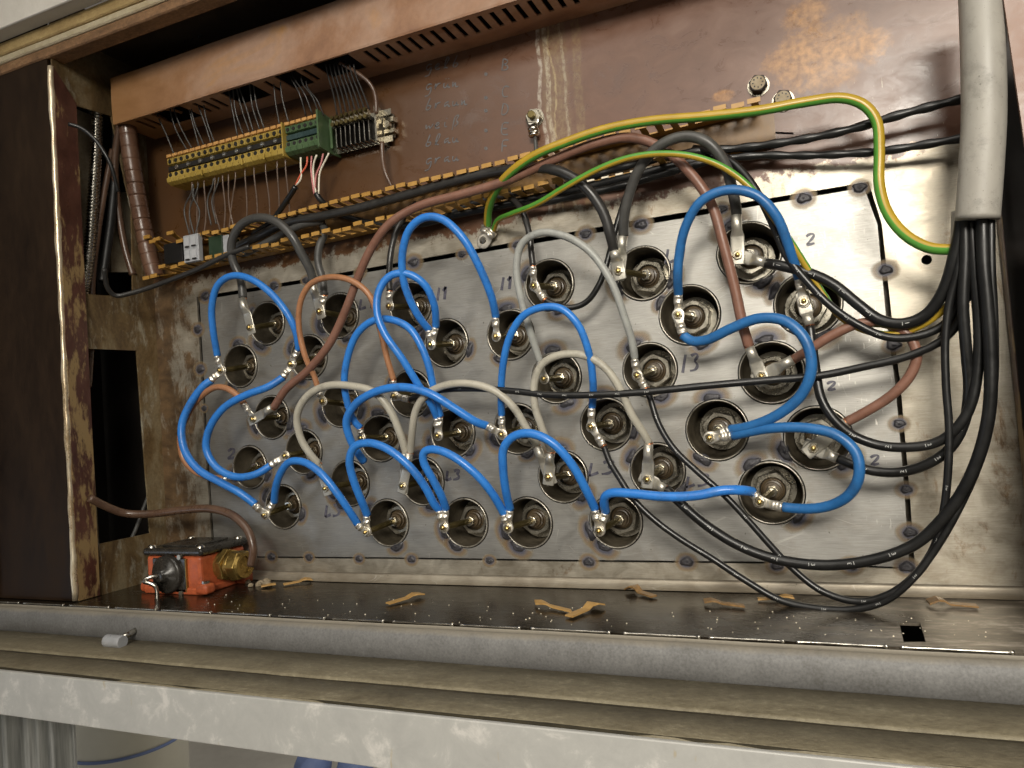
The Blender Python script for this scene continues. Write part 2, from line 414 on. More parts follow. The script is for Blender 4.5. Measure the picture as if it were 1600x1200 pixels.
def band_mat(name, a, b, cc, sc=26):
    t = NT(name); n1 = t.noise(t.mapped((0.45, 1, 1)), sc, 11, 0.78, 0.5); n2 = t.noise(t.mapped((0.7, 1, 1)), sc * 9, 5, 0.75)
    c = t.ramp(t.math('ADD', t.math('MULTIPLY', n1, .6), t.math('MULTIPLY', n2, .4)), [(0.35, a), (0.55, b), (0.68, cc)])
    t.set(c, 0.6, 0.0); t.bump(n2, 0.6, 0.0012); return t.m
M['sill'] = band_mat('grimy_sill', (0.11, 0.09, 0.055), (0.22, 0.19, 0.125), (0.40, 0.36, 0.25))
M['sill_line'] = simple('dark_joint', (0.02, 0.016, 0.008), (0.05, 0.04, 0.02), 0.8)
t = NT('spotted_grey_front')
n1 = t.noise(t.mapped((1, 1, 1)), 38, 10, 0.7, 0.4); n2 = t.noise(t.mapped((1, 1, 0.3), loc=(1, 5, 2)), 90, 3, 0.5)
x, y, z = t.xyz()
c = t.ramp(n1, [(0.35, (0.41, 0.405, 0.385)), (0.55, (0.46, 0.455, 0.43)), (0.66, (0.62, 0.60, 0.565))])
c = t.mix(t.ramp(n2, [(0.70, 0.0), (0.73, 0.55)]), c, (0.42, 0.34, 0.2))
t.set(c, 0.5, 0.1)
M['front_grey'] = t.m
M['frame_rust'] = band_mat('frame_brown', (0.07, 0.035, 0.015), (0.24, 0.13, 0.06), (0.42, 0.30, 0.17), 30)
M['frame_cream'] = band_mat('frame_cream', (0.36, 0.28, 0.16), (0.52, 0.45, 0.31), (0.66, 0.62, 0.5), 22)
M['frame_ochre'] = band_mat('frame_ochre', (0.25, 0.16, 0.06), (0.42, 0.30, 0.13), (0.55, 0.43, 0.22), 24)
M['outer_wall'] = simple('outer_wall', (0.50, 0.47, 0.42), (0.60, 0.57, 0.52), 0.6, 0, 40, bump=0.05)
M['blue'] = simple('blue_pvc', (0.022, 0.16, 0.54), (0.034, 0.215, 0.64), 0.33, 0, 50, bump=0.04, rr=0.08)
M['dirty_blue'] = simple('dull_blue_pvc', (0.016, 0.10, 0.28), (0.024, 0.145, 0.38), 0.38, 0, 50, bump=0.04, rr=0.08)
M['light_grey'] = simple('light_grey_pvc', (0.27, 0.275, 0.26), (0.36, 0.365, 0.34), 0.4, 0, 30, bump=0.04)
M['cream'] = simple('cream_pvc', (0.35, 0.325, 0.265), (0.45, 0.425, 0.355), 0.42, 0, 30, bump=0.04)
M['brown'] = simple('brown_pvc', (0.16, 0.075, 0.05), (0.23, 0.115, 0.08), 0.38, 0, 30, bump=0.04)
M['copper_brown'] = simple('light_brown_pvc', (0.30, 0.135, 0.06), (0.42, 0.20, 0.10), 0.36, 0, 30, bump=0.04)
M['dark_brown'] = simple('dark_brown_pvc', (0.075, 0.04, 0.025), (0.12, 0.07, 0.045), 0.3, 0, 30, bump=0.04)
M['dark_grey'] = simple('dark_grey_pvc', (0.018, 0.017, 0.016), (0.036, 0.034, 0.032), 0.36, 0, 30, bump=0.04)
M['mid_grey'] = simple('mid_grey_pvc', (0.045, 0.044, 0.042), (0.075, 0.073, 0.068), 0.38, 0, 30, bump=0.04)
M['black'] = simple('black_pvc', (0.005, 0.005, 0.005), (0.011, 0.011, 0.011), 0.34, 0, 30, bump=0.03, rr=0.07)
M['print'] = simple('white_print', (0.38, 0.38, 0.37), (0.5, 0.5, 0.48), 0.6)
M['ink'] = simple('marker_ink', (0.014, 0.013, 0.035), (0.14, 0.135, 0.16), 0.4, 0, 260)
M['ink_grey'] = simple('pencil_ink', (0.080, 0.083, 0.09), (0.16, 0.16, 0.165), 0.4)
M['sheath'] = simple('grey_sheath', (0.27, 0.255, 0.225), (0.36, 0.34, 0.30), 0.5, 0, 20, (1, 1, 0.4), 0.05)
M['tin'] = simple('tinned_copper', (0.62, 0.58, 0.50), (0.78, 0.74, 0.66), 0.36, 0.85, 70, bump=0.08)
M['tin_dull'] = simple('dull_tin', (0.45, 0.43, 0.37), (0.60, 0.57, 0.50), 0.40, 0.8, 90, bump=0.15)
M['copper'] = simple('bare_copper', (0.55, 0.20, 0.09), (0.75, 0.33, 0.17), 0.35, 1.0, 300, bump=0.4)
M['brass'] = simple('brass', (0.50, 0.34, 0.10), (0.72, 0.54, 0.22), 0.28, 1.0, 120, bump=0.1)
M['brass_dark'] = simple('tarnished_brass', (0.10, 0.08, 0.028), (0.22, 0.17, 0.07), 0.38, 0.8, 90, bump=0.15)
M['nut'] = simple('plated_nut', (0.42, 0.37, 0.27), (0.70, 0.64, 0.5), 0.26, 1.0, 120, bump=0.15)
M['boss'] = simple('fitting_steel', (0.22, 0.20, 0.155), (0.46, 0.43, 0.36), 0.30, 0.85, 60, bump=0.2)
M['sleeve'] = simple('sleeve_steel', (0.035, 0.029, 0.02), (0.12, 0.10, 0.07), 0.42, 0.4, 35, bump=0.2)
M['rim'] = simple('sleeve_rim', (0.22, 0.20, 0.165), (0.62, 0.58, 0.5), 0.34, 0.8, 60, bump=0.3)
M['ceramic'] = simple('stained_ceramic', (0.035, 0.024, 0.012), (0.10, 0.07, 0.038), 0.35, 0, 50, bump=0.1)
M['weld'] = simple('weld_bead', (0.02, 0.02, 0.025), (0.075, 0.07, 0.075), 0.5, 0.3, 150, bump=0.7)
M['duct'] = simple('yellowed_plastic', (0.30, 0.155, 0.03), (0.46, 0.26, 0.065), 0.36, 0, 40, bump=0.1)
M['duct_inner'] = simple('yellowed_plastic_base', (0.10, 0.052, 0.016), (0.21, 0.115, 0.034), 0.34, 0, 24, bump=0.1)
M['duct_broken'] = simple('fresh_break', (0.70, 0.62, 0.46), (0.85, 0.78, 0.64), 0.5, 0, 80)
t = NT('heat_browned_cover')
n1 = t.noise(t.mapped((0.6, 1, 1)), 13, 8, 0.62, 0.8); n2 = t.noise(t.mapped((1, 1, 1)), 120, 5, 0.7)
x, y, z = t.xyz()
c = t.ramp(n1, [(0.3, (0.20, 0.10, 0.06)), (0.48, (0.33, 0.18, 0.105)), (0.62, (0.40, 0.255, 0.18)), (0.75, (0.46, 0.24, 0.085))])
c = t.mix(0.25, c, t.ramp(n2, [(0.3, 0.3), (0.7, 0.7)]), 'OVERLAY')
lft = t.new('ShaderNodeMapRange'); lft.inputs['From Min'].default_value = -0.25; lft.inputs['From Max'].default_value = -0.46; t.l.new(x, lft.inputs['Value'])
c = t.mix(t.math('MULTIPLY', lft.outputs[0], 0.6), c, (0.36, 0.18, 0.055))
t.set(c, t.ramp(n1, [(0.3, 0.36), (0.7, 0.52)]), 0.0)
M['cover'] = t.m
M['slot_dark'] = simple('slot_interior', (0.01, 0.007, 0.004), (0.02, 0.012, 0.008), 0.8)
M['block_yellow'] = simple('terminal_yellow', (0.28, 0.19, 0.035), (0.40, 0.28, 0.06), 0.4, 0, 60, bump=0.1)
M['block_orange'] = simple('marker_orange', (0.48, 0.24, 0.07), (0.60, 0.33, 0.11), 0.45, 0, 80)
M['block_green'] = simple('terminal_green', (0.045, 0.085, 0.035), (0.075, 0.125, 0.055), 0.4, 0, 60, bump=0.1)
M['hole_black'] = simple('socket_black', (0.006, 0.005, 0.004), (0.014, 0.012, 0.01), 0.5)
M['red_box'] = simple('orange_red_casting', (0.33, 0.065, 0.024), (0.52, 0.125, 0.045), 0.42, 0, 120, bump=0.5)
M['black_lid'] = simple('black_bakelite', (0.010, 0.009, 0.008), (0.045, 0.04, 0.033), 0.26, 0, 60, bump=0.4)
M['gland_brass'] = simple('gland_brass', (0.20, 0.125, 0.035), (0.46, 0.32, 0.10), 0.32, 0.85, 45, bump=0.25)
M['chrome'] = simple('worn_chrome', (0.4, 0.38, 0.34), (0.7, 0.67, 0.6), 0.2, 1.0, 90, bump=0.2)
M['insul'] = simple('old_insulation', (0.20, 0.15, 0.09), (0.42, 0.36, 0.26), 0.9, 0, 40, bump=0.6)
M['frag_dark'] = simple('browned_fragment', (0.09, 0.05, 0.02), (0.30, 0.17, 0.06), 0.4, 0, 160)
M['wood'] = simple('debris_tan', (0.34, 0.19, 0.06), (0.52, 0.32, 0.11), 0.5, 0, 120)
M['red'] = simple('red_pvc', (0.5, 0.07, 0.03), (0.6, 0.12, 0.06), 0.4)
M['pink'] = simple('pink_pvc', (0.42, 0.14, 0.14), (0.52, 0.2, 0.19), 0.4)
M['white'] = simple('white_pvc', (0.6, 0.55, 0.44), (0.72, 0.67, 0.56), 0.4)
M['silver'] = simple('silver_plastic', (0.33, 0.34, 0.36), (0.45, 0.46, 0.48), 0.35, 0.2, 60)
M['floor'] = simple('shop_floor', (0.42, 0.40, 0.36), (0.55, 0.53, 0.48), 0.5, 0, 5, bump=0.02)
M['bucket'] = simple('pale_bucket', (0.72, 0.70, 0.60), (0.80, 0.78, 0.68), 0.5, 0, 8, bump=0.02)
M['bucket_blue'] = simple('bucket_band', (0.16, 0.22, 0.44), (0.20, 0.27, 0.5), 0.5)
M['curtain'] = simple('streaked_sheet', (0.10, 0.105, 0.10), (0.40, 0.40, 0.37), 0.45, 0, 10, (6, 6, 0.3), 0.05)
# yellow / green insulation
def yg(name, tw, off):
    t = NT(name); uv = t.new('ShaderNodeUVMap'); s = t.new('ShaderNodeSeparateXYZ'); t.l.new(uv.outputs[0], s.inputs[0])
    a = t.math('FRACT', t.math('ADD', t.math('ADD', s.outputs[0], t.math('MULTIPLY', s.outputs[1], tw)), off))
    g = t.math('MULTIPLY', t.math('GREATER_THAN', a, 0.28), t.math('LESS_THAN', a, 0.66))
    c = t.mix(g, (0.38, 0.25, 0.022), (0.075, 0.25, 0.032))
    c = t.mix(0.25, c, t.ramp(t.noise(t.mapped((1, 1, 1)), 60, 5), [(0.3, 0.3), (0.7, 0.7)]), 'OVERLAY')
    t.set(c, 0.34, 0.0); return t.m
# heat tint around welds, driven by the radius stored on the mesh
t = NT('heat_tint')
at = t.new('ShaderNodeAttribute'); at.attribute_name = 'rad'
n = t.noise(t.mapped((1, 1, 1)), 120, 4, 0.6)
r_ = t.math('ADD', at.outputs['Fac'], t.math('MULTIPLY', t.math('SUBTRACT', n, 0.5), 0.22))
c = t.ramp(r_, [(0.0, (0.05, 0.05, 0.06)), (0.42, (0.09, 0.09, 0.12)), (0.56, (0.19, 0.16, 0.15)), (0.68, (0.25, 0.16, 0.08)), (0.84, (0.33, 0.25, 0.14)), (1.0, (0.4, 0.36, 0.3))])
al = t.ramp(r_, [(0.0, 0.95), (0.36, 0.85), (0.52, 0.62), (0.75, 0.5), (0.98, 0.0)])
t.set(c, 0.5, 0.15); t.l.new(al, t.b.inputs['Alpha'])
M['tint'] = t.m

# ================================================================== STRUCTURE
XL = -0.480; DW = 0.131; ZS = -0.1938; XR = 0.4925; ZT = 0.4929
YF = -0.1488
cab = thing('equipment_cabinet', 'open rusty steel cabinet housing the wired tube plate', 'cabinet', (0, 0, ZS))
HOLES = [(417,505),(530,493),(641,477),(697,536),(797,523),(858,445),(1005,427),(1077,492),(1170,395),(1262,475),(375,572),(482,558),(424,652),(532,632),(641,615),(594,685),(707,677),(808,670),(869,590),(1015,578),(947,663),(1120,672),(1205,582),(1278,685),(390,730),(474,706),(546,755),(660,752),(879,745),(1027,735),(1205,770),(442,792),(606,817),(727,817),(825,817),(962,815)]
RH0 = 0.0270
RHS = {i: 0.0292 if i in (8, 9, 22, 23, 30, 7, 21) else RH0 for i in range(36)}
RH = RH0
HC = [P(*h) for h in HOLES]
ident = lambda yoff: (lambda v: (v[0], yoff - v[2], v[1]))
def circ(c, r, n=40): return [(c[0] + r * math.cos(2 * math.pi * k / n), c[2] + r * math.sin(2 * math.pi * k / n)) for k in range(n)]
# inner tube plate, edges slightly uneven as in the photograph
def p2(x, y): q = P(x, y, 0); return (q[0], q[2])
inner = [p2(311, 469), p2(500, 438), p2(760, 393), p2(1000, 352), p2(1350, 293), p2(1371, 350), p2(1385, 500), p2(1399, 600), p2(1412, 750), p2(1421, 887), p2(1200, 878), p2(900, 875), p2(600, 871), p2(335, 869), p2(322, 670)]
window = [p2(307, 464), p2(500, 432), p2(760, 386), p2(1000, 343), p2(1357, 284), p2(1378, 350), p2(1394, 500), p2(1407, 600), p2(1420, 750), p2(1430, 890), p2(1200, 881), p2(900, 878), p2(600, 873.5), p2(332, 871.5), p2(319, 670)]
poly_with_holes('tube_plate', inner, [circ(c, RHS[i] + 0.0012) for i, c in enumerate(HC)], 0.003, ident(0.0025), M['plate'], cab)
small_hole = circ(P(1448, 406), 0.0042, 20)
slotc = [p2(1143, 213), p2(1150, 209), p2(1200, 205), p2(1240, 207), p2(1240, 210), p2(1200, 209), p2(1152, 213), p2(1146, 219), p2(1152, 225), p2(1147, 226)]
outer = [(XL - 0.35, ZS - 0.004), (XR + 0.03, ZS - 0.004), (XR + 0.03, 0.62), (XL - 0.35, 0.62)]
outer = [(XL, ZS + 0.006), (XR, ZS + 0.006), (XR, 0.62), (XL, 0.62)]
poly_with_holes('back_panel', outer, [window, small_hole, slotc], 0.003, ident(0.0015), M['back'], cab)
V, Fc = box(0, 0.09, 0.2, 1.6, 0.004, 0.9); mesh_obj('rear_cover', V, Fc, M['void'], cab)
V, Fc = box(P(1400, 600, 0)[0] + .004, .020, 0.0, .03, .002, .36); mesh_obj('seam_backing', V, Fc, M['sleeve'], cab)
# curved bottom joint between the back and the shelf, a rolled bend
prof = [(-0.0002, ZS + 0.0065)] + [(-0.010 + 0.010 * math.cos(a), ZS + 0.0105 - 0.010 * math.sin(a)) for a in np.linspace(0.1, math.pi / 2, 7)]
V = []; 
for X in np.linspace(XL, XR, 40):
    for (yy, zz) in prof: V.append((X, yy, zz + 0.0002))
k = len(prof); Fc = [(i * k + j, i * k + j + 1, (i + 1) * k + j + 1, (i + 1) * k + j) for i in range(39) for j in range(k - 1)]
mesh_obj('bottom_bend', V, Fc, M['dirty_steel'], cab, smooth=True)
# shelf with a square hole
q = [PZ(1405, 973, ZS), PZ(1438, 974, ZS), PZ(1447, 1003, ZS), PZ(1412, 1003, ZS)]
poly_with_holes('bottom_shelf', [(XL - 0.25, YF), (XR + 0.12, YF + 0.004), (XR + 0.12, -0.006), (XL - 0.25, -0.006)], [[(a[0], a[1]) for a in q]], 0.002, lambda v: (v[0], v[1], ZS - 0.001 + v[2]), M['shelf'], cab)
V, Fc = box(0.46, 0.02, ZS - 0.045, 0.5, 0.34, 0.002); mesh_obj('hole_dark_sheet', V, Fc, M['void'], cab)  # black sheet added below the square hole so it looks unlit
# stitched weld line along the shelf edge
xs = XL - 0.2
while xs < 0.46:
    L = random.uniform(0.055, 0.07)
    pth = [(xs + L * s, YF + 0.001 + random.uniform(-.0003, .0003), ZS + 0.0005) for s in np.linspace(0, 1, 8)]
    V, Fc, _ = tube(spline(pth, .0012), 0.0008, 8, lambda q, L=L: 1 + 1.3 * math.exp(-((q - L + .001) / .0012) ** 2) + .6 * math.exp(-((q - .001) / .0012) ** 2))
    mesh_obj('edge_weld', V, Fc, M['chrome'], cab, smooth=True)
    xs += L + random.uniform(0.006, 0.012)
# rolled front lip
ycr = YF - 0.004; zcr = -0.1969; ybot = YF - 0.012; zbot = -0.2235
prof = [(YF, ZS - 0.001), (YF - 0.0015, ZS - 0.0032), (ycr, zcr + 0.0006), (ycr - 0.003, zcr + 0.0002), (ycr - 0.006, zcr - 0.0025), (ybot, zcr - 0.008), (ybot - 0.0006, -0.212), (ybot + 0.0008, zbot + 0.002), (ybot + 0.004, zbot - 0.002)]
V = []
XS = np.linspace(XL - 0.3, XR + 0.25, 80)
for X in XS:
    for j, (yy, zz) in enumerate(prof):
        wv = 0.0003 * math.sin(X * 13) + 0.00012 * math.sin(X * 57 + 1)
        V.append((X, yy + wv, zz + 0.5 * wv))
k = len(prof); Fc = [(i * k + j, i * k + j + 1, (i + 1) * k + j + 1, (i + 1) * k + j) for i in range(79) for j in range(k - 1)]
mesh_obj('front_lip', V, Fc, M['lip'], cab, smooth=True)
# left side wall with two openings
def yz(x, y): q = PX(x, y, XL); return (q[1], q[2])
op1 = [yz(106, 162), yz(172, 182), yz(204, 330), yz(206, 462), yz(163, 462), yz(124, 459)]
op2 = [yz(134, 545), yz(212, 548), yz(233, 833), yz(153, 850)]
wo = [(0.0, ZS), (-DW, ZS), (-DW, 0.54), (0.0, 0.54)]
poly_with_holes('side_wall', wo, [op1, op2], 0.0025, lambda v: (XL + 0.001 + v[2], v[0], v[1]), M['rust_wall'], cab)
# brown corner flange with a mitred top, standing proud of the wall
fy = -DW
fl = [(fy - 0.001, ZS + 0.001), (fy + 0.027, ZS + 0.001), (fy + 0.027, yz(105, 160)[1]), (fy - 0.001, yz(66, 100)[1])]
poly_with_holes('corner_flange', fl, [], 0.0025, lambda v: (XL + 0.0042 + v[2], v[0], v[1]), M['flange'], cab)
ze0, ze1 = ZS + 0.002, fl[3][1]
pth = [(XL + 0.002 + 0.0005 * math.sin(i * 1.7), fy - 0.0022, ze0 + (ze1 - ze0) * i / 60) for i in range(61)]
V, Fc, _ = tube(pth, 0.0042, 12, rf=lambda L: 0.8 + 0.2 * math.sin(L * 55) * math.sin(L * 23 + 1)); mesh_obj('flange_edge', V, Fc, M['edge_metal'], cab, smooth=True)
# black front face to the left
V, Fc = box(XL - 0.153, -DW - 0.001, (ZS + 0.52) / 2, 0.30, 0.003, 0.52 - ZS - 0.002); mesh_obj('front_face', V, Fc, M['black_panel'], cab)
# compartment behind the wall
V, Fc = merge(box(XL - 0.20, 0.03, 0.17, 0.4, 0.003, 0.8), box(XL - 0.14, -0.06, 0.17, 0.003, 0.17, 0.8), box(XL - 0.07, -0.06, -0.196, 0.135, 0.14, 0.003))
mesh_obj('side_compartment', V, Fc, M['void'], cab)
# pale insulation patches visible in the side opening
q = [PX(107, 165, XL - 0.03), PX(143, 180, XL - 0.03), PX(136, 460, XL - 0.03), PX(112, 460, XL - 0.03)]
def slab(q, thick=0.004):
    q = [np.array(a) for a in q]; n = np.cross(q[1] - q[0], q[2] - q[0]); n /= np.linalg.norm(n)
    V = [a for a in q] + [a + n * thick for a in q]; k = len(q)
    Fc = [tuple(range(k)), tuple(range(2 * k - 1, k - 1, -1))] + [(i, k + i, k + (i + 1) % k, (i + 1) % k) for i in range(k)]
    return V, Fc
V, Fc = slab(q); mesh_obj('insulation_board', V, Fc, M['insul'], cab)
q = [PX(172, 300, XL - 0.02), PX(205, 300, XL - 0.02), PX(206, 425, XL - 0.02), PX(174, 425, XL - 0.02)]
V, Fc = slab(q); mesh_obj('insulation_board', V, Fc, M['insul'], cab)
# ceiling and top frame
V, Fc = box(0.0, -0.066, ZT + 0.0015, 1.6, 0.134, 0.003); mesh_obj('cabinet_ceiling', V, Fc, M['ceiling'], cab)
zc = lambda x, y: P(x, y, 0.135)[2]
zA = P(150, 61, 0.135)[2] 
ZB = [zA, P(150, 44, 0.135)[2], P(150, 30, 0.137)[2], P(150, 6, 0.14)[2]]
for i, (m, dy, nm) in enumerate((('frame_rust', 0.0, 'frame_strip'), ('frame_cream', 0.002, 'frame_strip'), ('frame_ochre', 0.004, 'frame_strip'))):
    z0, z1 = ZB[i], ZB[i + 1]
    nx = 60; V = []
    for k_ in range(nx):
        X = -1.0 + 1.2 * k_ / (nx - 1); w = 0.0002 * math.sin(X * 21 + i) + 0.0001 * math.sin(X * 83)
        for (yy, zz) in ((-0.115, z0), (-0.134 - dy, z0 + w), (-0.1355 - dy, z0 + 0.0015 + w), (-0.1355 - dy, z1 - 0.0012 + w), (-0.133 - dy, z1 + w)): V.append((X, yy, zz))
    Fc = [(a * 5 + b, a * 5 + b + 1, (a + 1) * 5 + b + 1, (a + 1) * 5 + b) for a in range(nx - 1) for b in range(4)]
    o = mesh_obj(nm, V, Fc, M[m], cab, smooth=False)
V, Fc = box(-0.45, -0.150, ZB[3] + 0.2, 1.1, 0.02, 0.4); o = mesh_obj('outer_wall_panel', V, Fc, M['outer_wall'], cab)
V, Fc, _ = tube([(-1.0, -0.158, ZB[3] + 0.0012), (0.1, -0.158, ZB[3] + 0.0012)], 0.0022, 8); mesh_obj('panel_bead', V, Fc, M['outer_wall'], cab, smooth=True)
# right side
V, Fc = box(XR + 0.006, -0.05, 0.15, 0.003, 0.112, 0.9); 
q = [P(1575, 350, 0.004), P(1600, 700, 0.004)]
poly_with_holes('right_wall', [(-0.004, ZS), (-0.02, ZS), (-0.02, 0.6), (-0.004, 0.6)], [], 0.002, lambda v: (XR - 0.002 + v[2], v[0], v[1]), M['flange'], cab)
V, Fc = box(XR + 0.02, -0.02, 0.2, 0.045, 0.002, 0.8); mesh_obj('gap_dark_sheet', V, Fc, M['void'], cab)  # near-black sheet, its colour stands in for the darkness of the gap
V, Fc = box(XR + 0.045, -0.06, 0.2, 0.004, 0.085, 0.8); mesh_obj('right_partition', V, Fc, M['void'], cab)
q0 = P(1567, -10, 0.10); q1 = P(1601, 230, 0.10)
V, Fc = slab([q0, P(1700, -10, 0.10), P(1700, 300, 0.10), P(1612, 300, 0.10)], 0.003); mesh_obj('right_flange', V, Fc, simple('brown_post', (0.16, 0.085, 0.055), (0.27, 0.16, 0.115), 0.45, 0, 20), cab)
V, Fc = slab([P(1611, 305, 0.10), P(1760, 305, 0.10), P(1760, 1010, 0.10), P(1650, 1010, 0.10)], 0.003)
mesh_obj('right_flange', V, Fc, M['void'], cab)

# front sill and grey front below
sill = thing('window_sill_ledge', 'grimy beige ledge of two boards in front of the grey lip', 'ledge', (0, -0.2, -0.225))
for (y0, y1, zt) in ((-0.158, -0.2105, -0.2232), (-0.2135, -0.2525, -0.2250)):
    nx = 90; V = []
    for k_ in range(nx):
        X = -0.9 + 1.8 * k_ / (nx - 1); w = 0.0007 * math.sin(X * 13) + 0.0004 * math.sin(X * 41 + 2) + 0.0003 * math.sin(X * 130)
        for (yy, zz) in ((y0, zt - 0.002), (y0 - 0.001, zt), (y1 + 0.003 + w, zt), (y1 + 0.0008 + w, zt - 0.0008), (y1 + w, zt - 0.004)): V.append((X, yy, zz))
    Fc = [(a * 5 + b, a * 5 + b + 1, (a + 1) * 5 + b + 1, (a + 1) * 5 + b) for a in range(nx - 1) for b in range(4)]
    mesh_obj('sill_board', V, Fc, M['sill'], sill, smooth=True)
V, Fc = box(0, -0.205, -0.2275, 1.8, 0.094, 0.004); mesh_obj('sill_joint', V, Fc, M['sill_line'], sill)
V, Fc = box(0, -0.2560, -0.2474, 1.9, 0.004, 0.0428); fr = mesh_obj('front_panel', V, Fc, M['front_grey']); bevel(fr, 0.001)
tag(fr, 'pale grey spotted metal strip along the bottom of the photo', 'panel')
V, Fc = box(0, -0.235, -0.268, 1.9, 0.03, 0.003); ub = mesh_obj('sill_support', V, Fc, M['void'], sill)

# floor far below
V, Fc = box(0, -0.8, -0.95, 8, 8, 0.01); fl_ = mesh_obj('floor', V, Fc, M['floor']); fl_['kind'] = 'structure'
# bucket
bq = P(200, 1152, -0.30); rb = 88 * mpp(bq); bc = np.array([bq[0], bq[1], -0.945])
bk = thing('bucket', 'pale cream bucket with a thin blue band below the ledge, lower left', 'bucket', tuple(bc))
hb = bq[2] + 0.945
V, Fc = lathe(bc, (0, 0, 1), [(0.0, 0.001), (0.0, rb * .9), (hb + .07, rb), (hb + .075, rb * 1.03), (hb + .085, rb * 1.03), (hb + .085, rb * .97), (0.10, rb * .85)], 48); mesh_obj('bucket_body', V, Fc, M['bucket'], bk, smooth=True)
V, Fc = lathe(bc, (0, 0, 1), [(hb - .002, rb * .997), (hb + .001, rb * 1.003), (hb + .004, rb * .998)], 48); mesh_obj('bucket_band', V, Fc, M['bucket_blue'], bk, smooth=True)
for (px, py, nm_) in ((488, 1196, 'left'), (556, 1194, 'right')):
    c_ = PZ(px, py, -0.90); V, Fc = lathe(c_ - [0, 0, .045], (0, 0, 1), [(0, .02), (.01, .045), (.05, .05), (.075, .035), (.085, .001)], 12, up=(1, 0, 0))
    V = [np.array(v) + rng.normal(0, .004, 3) for v in V]
    tag(mesh_obj('blue_rag', V, Fc, M['bucket_blue'], smooth=True), nm_ + ' one of two small blue rags on the floor below the ledge', 'rag', 'blue rags on the floor')
# streaked curtain to the left of the bucket
V = []; nx = 60
cl = PZ(-60, 1200, -0.45); cr = PZ(112, 1200, -0.45)
for k_ in range(nx):
    s = k_ / (nx - 1); pp = cl * (1 - s) + cr * s
    w = 0.012 * math.sin(s * 34) + 0.006 * math.sin(s * 81 + 1)
    V += [(pp[0], pp[1] + w, -0.94), (pp[0], pp[1] + w, -0.20)]
Fc = [(2 * a, 2 * a + 2, 2 * a + 3, 2 * a + 1) for a in range(nx - 1)]
cur = mesh_obj('plastic_curtain', V, Fc, M['curtain'], smooth=True); tag(cur, 'grey streaked plastic sheet hanging under the ledge at lower left', 'sheet')
sm = cur.modifiers.new('solid', 'SOLIDIFY'); sm.thickness = 0.002
# ------------------------------------------------------------------ writing
GL = {'L': [[(.15, 0), (.1, .95)], [(.1, .95), (.75, .8)]], '1': [[(.02, .32), (.4, .02)], [(.4, 0), (.36, 1)]], '/': [[(.4, 0), (.25, 1)]],
      '2': [[(0, .2), (.3, 0), (.72, .1), (.6, .45), (.1, .95), (.85, .9)]],
      '3': [[(0, .12), (.5, 0), (.75, .2), (.35, .45), (.8, .65), (.6, .95), (0, .95)]],
      'B': [[(.1, 0), (.1, 1)], [(.1, 0), (.6, .1), (.6, .4), (.1, .5), (.7, .6), (.7, .9), (.1, 1)]],
      'C': [[(.75, .1), (.3, 0), (.05, .5), (.3, 1), (.75, .9)]],
      'D': [[(.1, 0), (.1, 1), (.6, .85), (.75, .45), (.5, .05), (.1, 0)]],
      'E': [[(.7, 0), (.1, 0), (.1, 1), (.75, 1)], [(.1, .5), (.6, .5)]],
      'F': [[(.7, 0), (.1, 0), (.1, 1)], [(.1, .5), (.55, .5)]],
      'g': [[(.6, .45), (.2, .4), (.05, .7), (.3, .9), (.6, .6), (.55, 1.3), (.1, 1.35)]],
      'e': [[(.0, .7), (.5, .65), (.4, .4), (.05, .6), (.2, .95), (.6, .85)]],
      'l': [[(.1, .9), (.45, .1), (.25, .0), (.15, .8), (.5, .9)]], 'b': [[(.3, 0), (.1, .9), (.5, .9), (.6, .6), (.15, .6)]],
      'r': [[(.05, .45), (.1, .95), (.2, .5), (.6, .45)]], 'n': [[(.0, .5), (.05, .95), (.3, .5), (.4, .95), (.7, .9)]],
      'u': [[(.0, .5), (.05, .9), (.4, .85), (.45, .5), (.5, .9), (.75, .85)]], 'a': [[(.5, .5), (.1, .55), (.15, .9), (.5, .6), (.55, .9), (.8, .85)]],
      'w': [[(0, .5), (.1, .9), (.35, .55), (.5, .9), (.8, .5)]], 'i': [[(.1, .5), (.15, .9), (.4, .85)], [(.2, .2), (.22, .25)]],
      's': [[(.1, 1.2), (.2, .1), (.6, .1), (.3, .5), (.7, .7), (.3, .95)]], 'o': [[(.3, .3), (.1, .5), (.3, .7), (.5, .5), (.3, .3)]],
      'v': [[(.0, .5), (.05, .9), (.4, .85), (.45, .5), (.5, .9), (.75, .85)], [(.1, .15), (.12, .2)], [(.4, .15), (.42, .2)]]}
